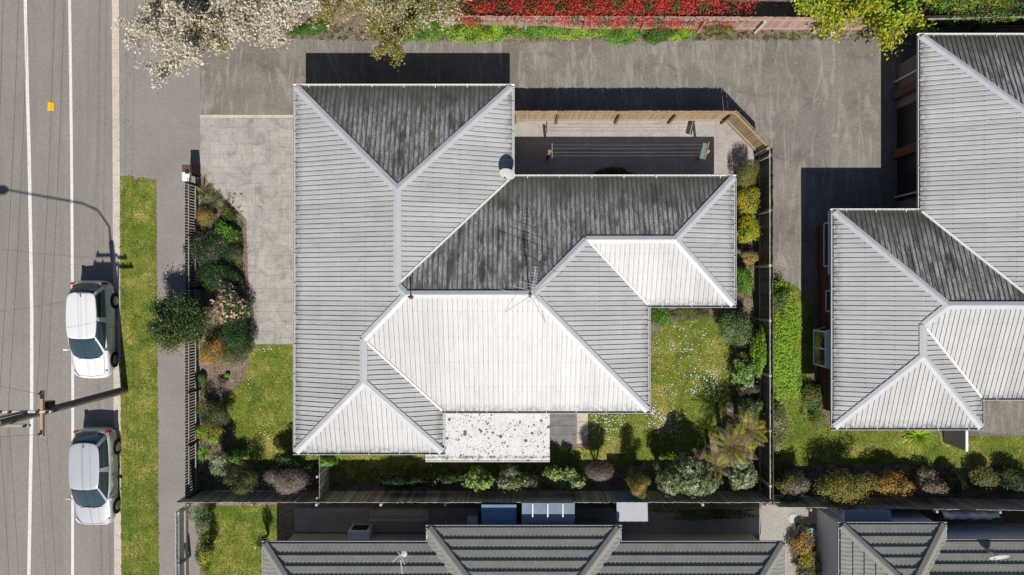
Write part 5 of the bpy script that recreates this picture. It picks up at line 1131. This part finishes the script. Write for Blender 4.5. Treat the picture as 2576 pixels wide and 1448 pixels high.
# north side
plant('red_hedge', 'long bright red hedge behind the pinkish fence at the top', 'hedge', 1565, 4, 7.1, .85, 2.0, [('red', .74), ('dark', .16), ('mid', .10)], 34000, .10, .42, 70, hpx=1.9, flat=True)
plant('red_shrub', 'separate dark red bush left of the long red hedge', 'hedge', 1190, 12, 1.0, .6, 1.9, [('red', .55), ('dark', .45)], 2400, .085, .4, 8, hpx=1.5)
for i, (x, y, rx, ry, h, pl, lab) in enumerate(((1050, 62, 1.25, .75, 1.0, 'bright', 'broad bright green clump under the olive blossom tree'), (1180, 68, .95, .65, .9, 'lime', 'lime clump at the left end of the pinkish fence'), (1262, 74, .9, .55, .7, 'lime', 'second lime clump from the left along the pinkish fence'), (1340, 80, 1.1, .42, .5, 'bright', 'third green clump along the pinkish fence, low'), (1450, 84, 1.6, .34, .35, 'lime', 'long low lime strip at the middle of the pinkish fence'), (1570, 86, 1.0, .36, .4, 'bright', 'low green clump just right of the long lime strip'), (1650, 88, .55, .4, .5, 'mid', 'darker green clump in the bed before the pinkish fence'), (1706, 90, .7, .34, .4, 'lime', 'last lime clump in the bed before the pinkish fence'), (1800, 68, .8, .45, .8, 'olive', 'olive clump leaning on the right of the pinkish fence'), (780, 78, .7, .35, .4, 'mid', 'green clump under the white blossom tree'))):
    plant('border_clump', lab, S_, x, y, rx, ry, h, [(pl, .7), ('mid', .3)], int(2400 * rx * ry) + 700, .08, .45, 9)
a, b = G(2092, 88, .3); pp = thing('marker_post', (a, b, 0), 'short stone post at the right end of the top garden bed', 'post'); MB().box((a, b, .2), (.18, .18, .4), .2, .85).build('shaft', M['kerb_concrete'], pp, bevel=.02); MB().box((a, b, .42), (.22, .22, .06), .2).build('head', M['kerb_concrete'], pp, bevel=.02)
tree('blossom_tree', 'large pale blossom tree hanging over the drive and kerb at top left', -10.8, 15.0, 6.2, 6.7, [('blossom', .9), ('bud', .1)], 165000, .12, .65, 'pale_bark', 9, (1, 1), 1.5, twig=.8, zmin=2.2, seed=11)
tree('blossom_tree', 'olive-tinged blossom tree with pale branches right of the white one', -5.0, 14.2, 5.2, 4.9, [('bud', .65), ('blossom', .35)], 85000, .10, .55, 'pale_bark', 8, (1, 1), 1.4, twig=.7, zmin=2.0, seed=23)
tree('yellow_tree', 'yellow-green tree overhanging the drive at top right', 15.1, 14.2, 4.4, 4.3, [('lime', .35), ('yellow', .6), ('mid', .05)], 30000, .15, .6, 'bark', 10, (1.35, .8), 1.4, twig=1.3, zmin=1.8, levels=2, seed=31)
tree('yellow_tree', 'smaller olive-yellow tree behind the dark fence at top right', 20.4, 14.0, 3.6, 2.6, [('yellow', .4), ('olive', .4), ('lime', .2)], 16000, .14, .55, 'bark', 8, (1.3, .7), 1.3, twig=1.1, zmin=1.6, levels=2, seed=41)
plant('green_shrub', 'bushy green shrub behind the dark fence at the top right corner', S_, 2480, 20, 2.3, .7, 2.0, [('olive', .4), ('mid', .4), ('bright', .2)], 5200, .1, .45, 16)
# between the fence and the brick house
plant('lime_hedge', 'lime hedge on the neighbour’s side of the right fence'.replace('’', "'"), 'hedge', 1978, 868, .62, 2.15, .9, [('lime', .8), ('bright', .2)], 9000, .09, .4, 20, flat=True)
plant('green_shrub', 'dark leafy shrub at the end of the shared drive by the fence', S_, 1958, 765, .36, .5, 1.0, [('olive', .5), ('mid', .5)], 1200, .09, .5)
plant('flower_bush', 'loose yellow-flowered plant against the brick wall', S_, 2065, 1010, .6, .85, .7, [('olive', .55), ('mid', .45)], 2200, .08, .4, bloom=('yellow', 16, .05))
plant('pale_shrub', 'pale green shrub on the neighbour lawn beside the fence', S_, 1962, 1080, .4, .95, .8, [('variegated', .4), ('olive', .6)], 1800, .09, .4)
blade_plant('strap_plant', 'clump of lime strappy leaves below the brick house', 'strap plant', 2312, 1096, 80, .95, .06, 'lime', .5)
row = ((1968, 1218, .40, .42, 1.5, 'olive', 'green and yellow shrub at the left end of the neighbour shrub row'), (2003, 1220, .50, .60, 1.6, 'greybrown', 'brown twiggy shrub second in the neighbour shrub row'), (2122, 1228, 1.1, .95, 2.31, 'bud', 'big pink-tipped yellow-green shrub in the neighbour shrub row'), (2246, 1226, .90, .66, 1.7, 'gold', 'golden shrub right of the big pink-tipped one'), (2335, 1222, .75, .55, 1.05, 'greybrown', 'brown-tipped shrub right of the golden one'), (2398, 1215, .60, .5, .9, 'dark', 'dark green shrub in the middle of the shaded row'), (2476, 1208, .70, .5, 1.0, 'olive', 'olive shrub right of the dark green one'), (2556, 1210, .75, .55, .95, 'dark', 'dark shrub at the right end of the neighbour shrub row'))
for (x, y, rx, ry, h, pl, lab) in row: plant('border_shrub', lab, S_, x, y, rx, ry, h, [(pl, .75), ('olive', .25)], int(2600 * rx * ry) + 1300, .085, .4, 10, bloom=('pink', 14, .05) if h > 2.3 else None)
plant('green_shrub', 'grey-green shrub in the corner by the bottom left slat fence', S_, 508, 1302, .45, .6, .9, [('greygreen', .6), ('mid', .4)], 1400, .08); plant('yellow_shrub', 'yellow-flecked shrub by the bottom left slat fence', S_, 512, 1392, .42, .7, 1.0, [('dark', .55), ('yellow', .45)], 1600, .08)
plant('flower_bush', 'small white-flowered bush at the corner of the tiled roof', S_, 655, 1366, .26, .26, 1.2, [('mid', 1)], 500, .07, bloom=('pink', 18, .06))
plant('low_shrub', 'dark green planting behind the bottom fence at right', S_, 1790, 1292, 2.2, .22, .6, [('dark', .7), ('mid', .3)], 2200, .08)
for (x, y, rx, ry, h, pl, lab) in ((2018, 1375, .45, .55, .9, 'gold', 'golden plant in the narrow bed by the white wall'), (2035, 1405, .5, .45, .8, 'yellow', 'yellow-green plant in the narrow bed by the white wall'), (2030, 1440, .6, .45, .8, 'olive', 'olive plant with a pink bloom at the bottom of the narrow bed')): plant('bed_plant', lab, S_, x, y, rx, ry, h, [(pl, .6), ('purple', .4)], 1200, .08, .4, bloom=('red', 3, .06) if pl == 'olive' else None)
struct('narrow_bed', MB().sheet(rough(GP([(2006, 1320), (2066, 1320), (2064, 1600), (1998, 1600)]), .15, .02, 77), .011), M['soil'])

def weeds():
    """low weeds and seedlings between the shrubs"""
    P = []
    for (x0, y0, x1, y1, n) in ((500, 480, 612, 760, 260), (500, 760, 600, 900, 120), (500, 990, 585, 1160, 130), (490, 1165, 1900, 1232, 620), (1850, 420, 1904, 760, 170), (1835, 780, 1904, 1235, 240), (640, 66, 2230, 102, 700), (1945, 1170, 2576, 1240, 330), (2010, 960, 2090, 1060, 90)):
        P += [G(x, y) for x, y in zip(rng.uniform(x0, x1, n), rng.uniform(y0, y1, n))]
    c = np.array(P); k = 14; n = len(c) * k; q = np.repeat(np.concatenate([c, np.full((len(c), 1), .03)], 1), k, 0); d = rng.normal(size=(n, 3)); d[:, 2] = np.abs(d[:, 2]) * .6; q = q + unit(d) * rng.uniform(.02, .13, (n, 1)) * np.repeat(rng.uniform(.5, 1.3, (len(c), 1)), k, 0)
    q[:, 2] = np.maximum(q[:, 2], .03); V = leaf_arrays(q, unit(d + np.array([0, 0, .8])), .06, .026, rng); sel = np.repeat(rng.integers(0, 4, len(c)), k); col = np.zeros((n, 3))
    for i, nm in enumerate(('mid', 'dark', 'olive', 'bright')): mk = sel == i; col[mk] = pick(nm, mk.sum(), rng) * .8
    tag(link('weeds', np_mesh('weeds', V, np.arange(4 * n, dtype=np.int32).reshape(-1, 4), col), M['leaf']), 'low weeds and seedlings between the shrubs of the beds', 'weeds', kind='stuff')
weeds()
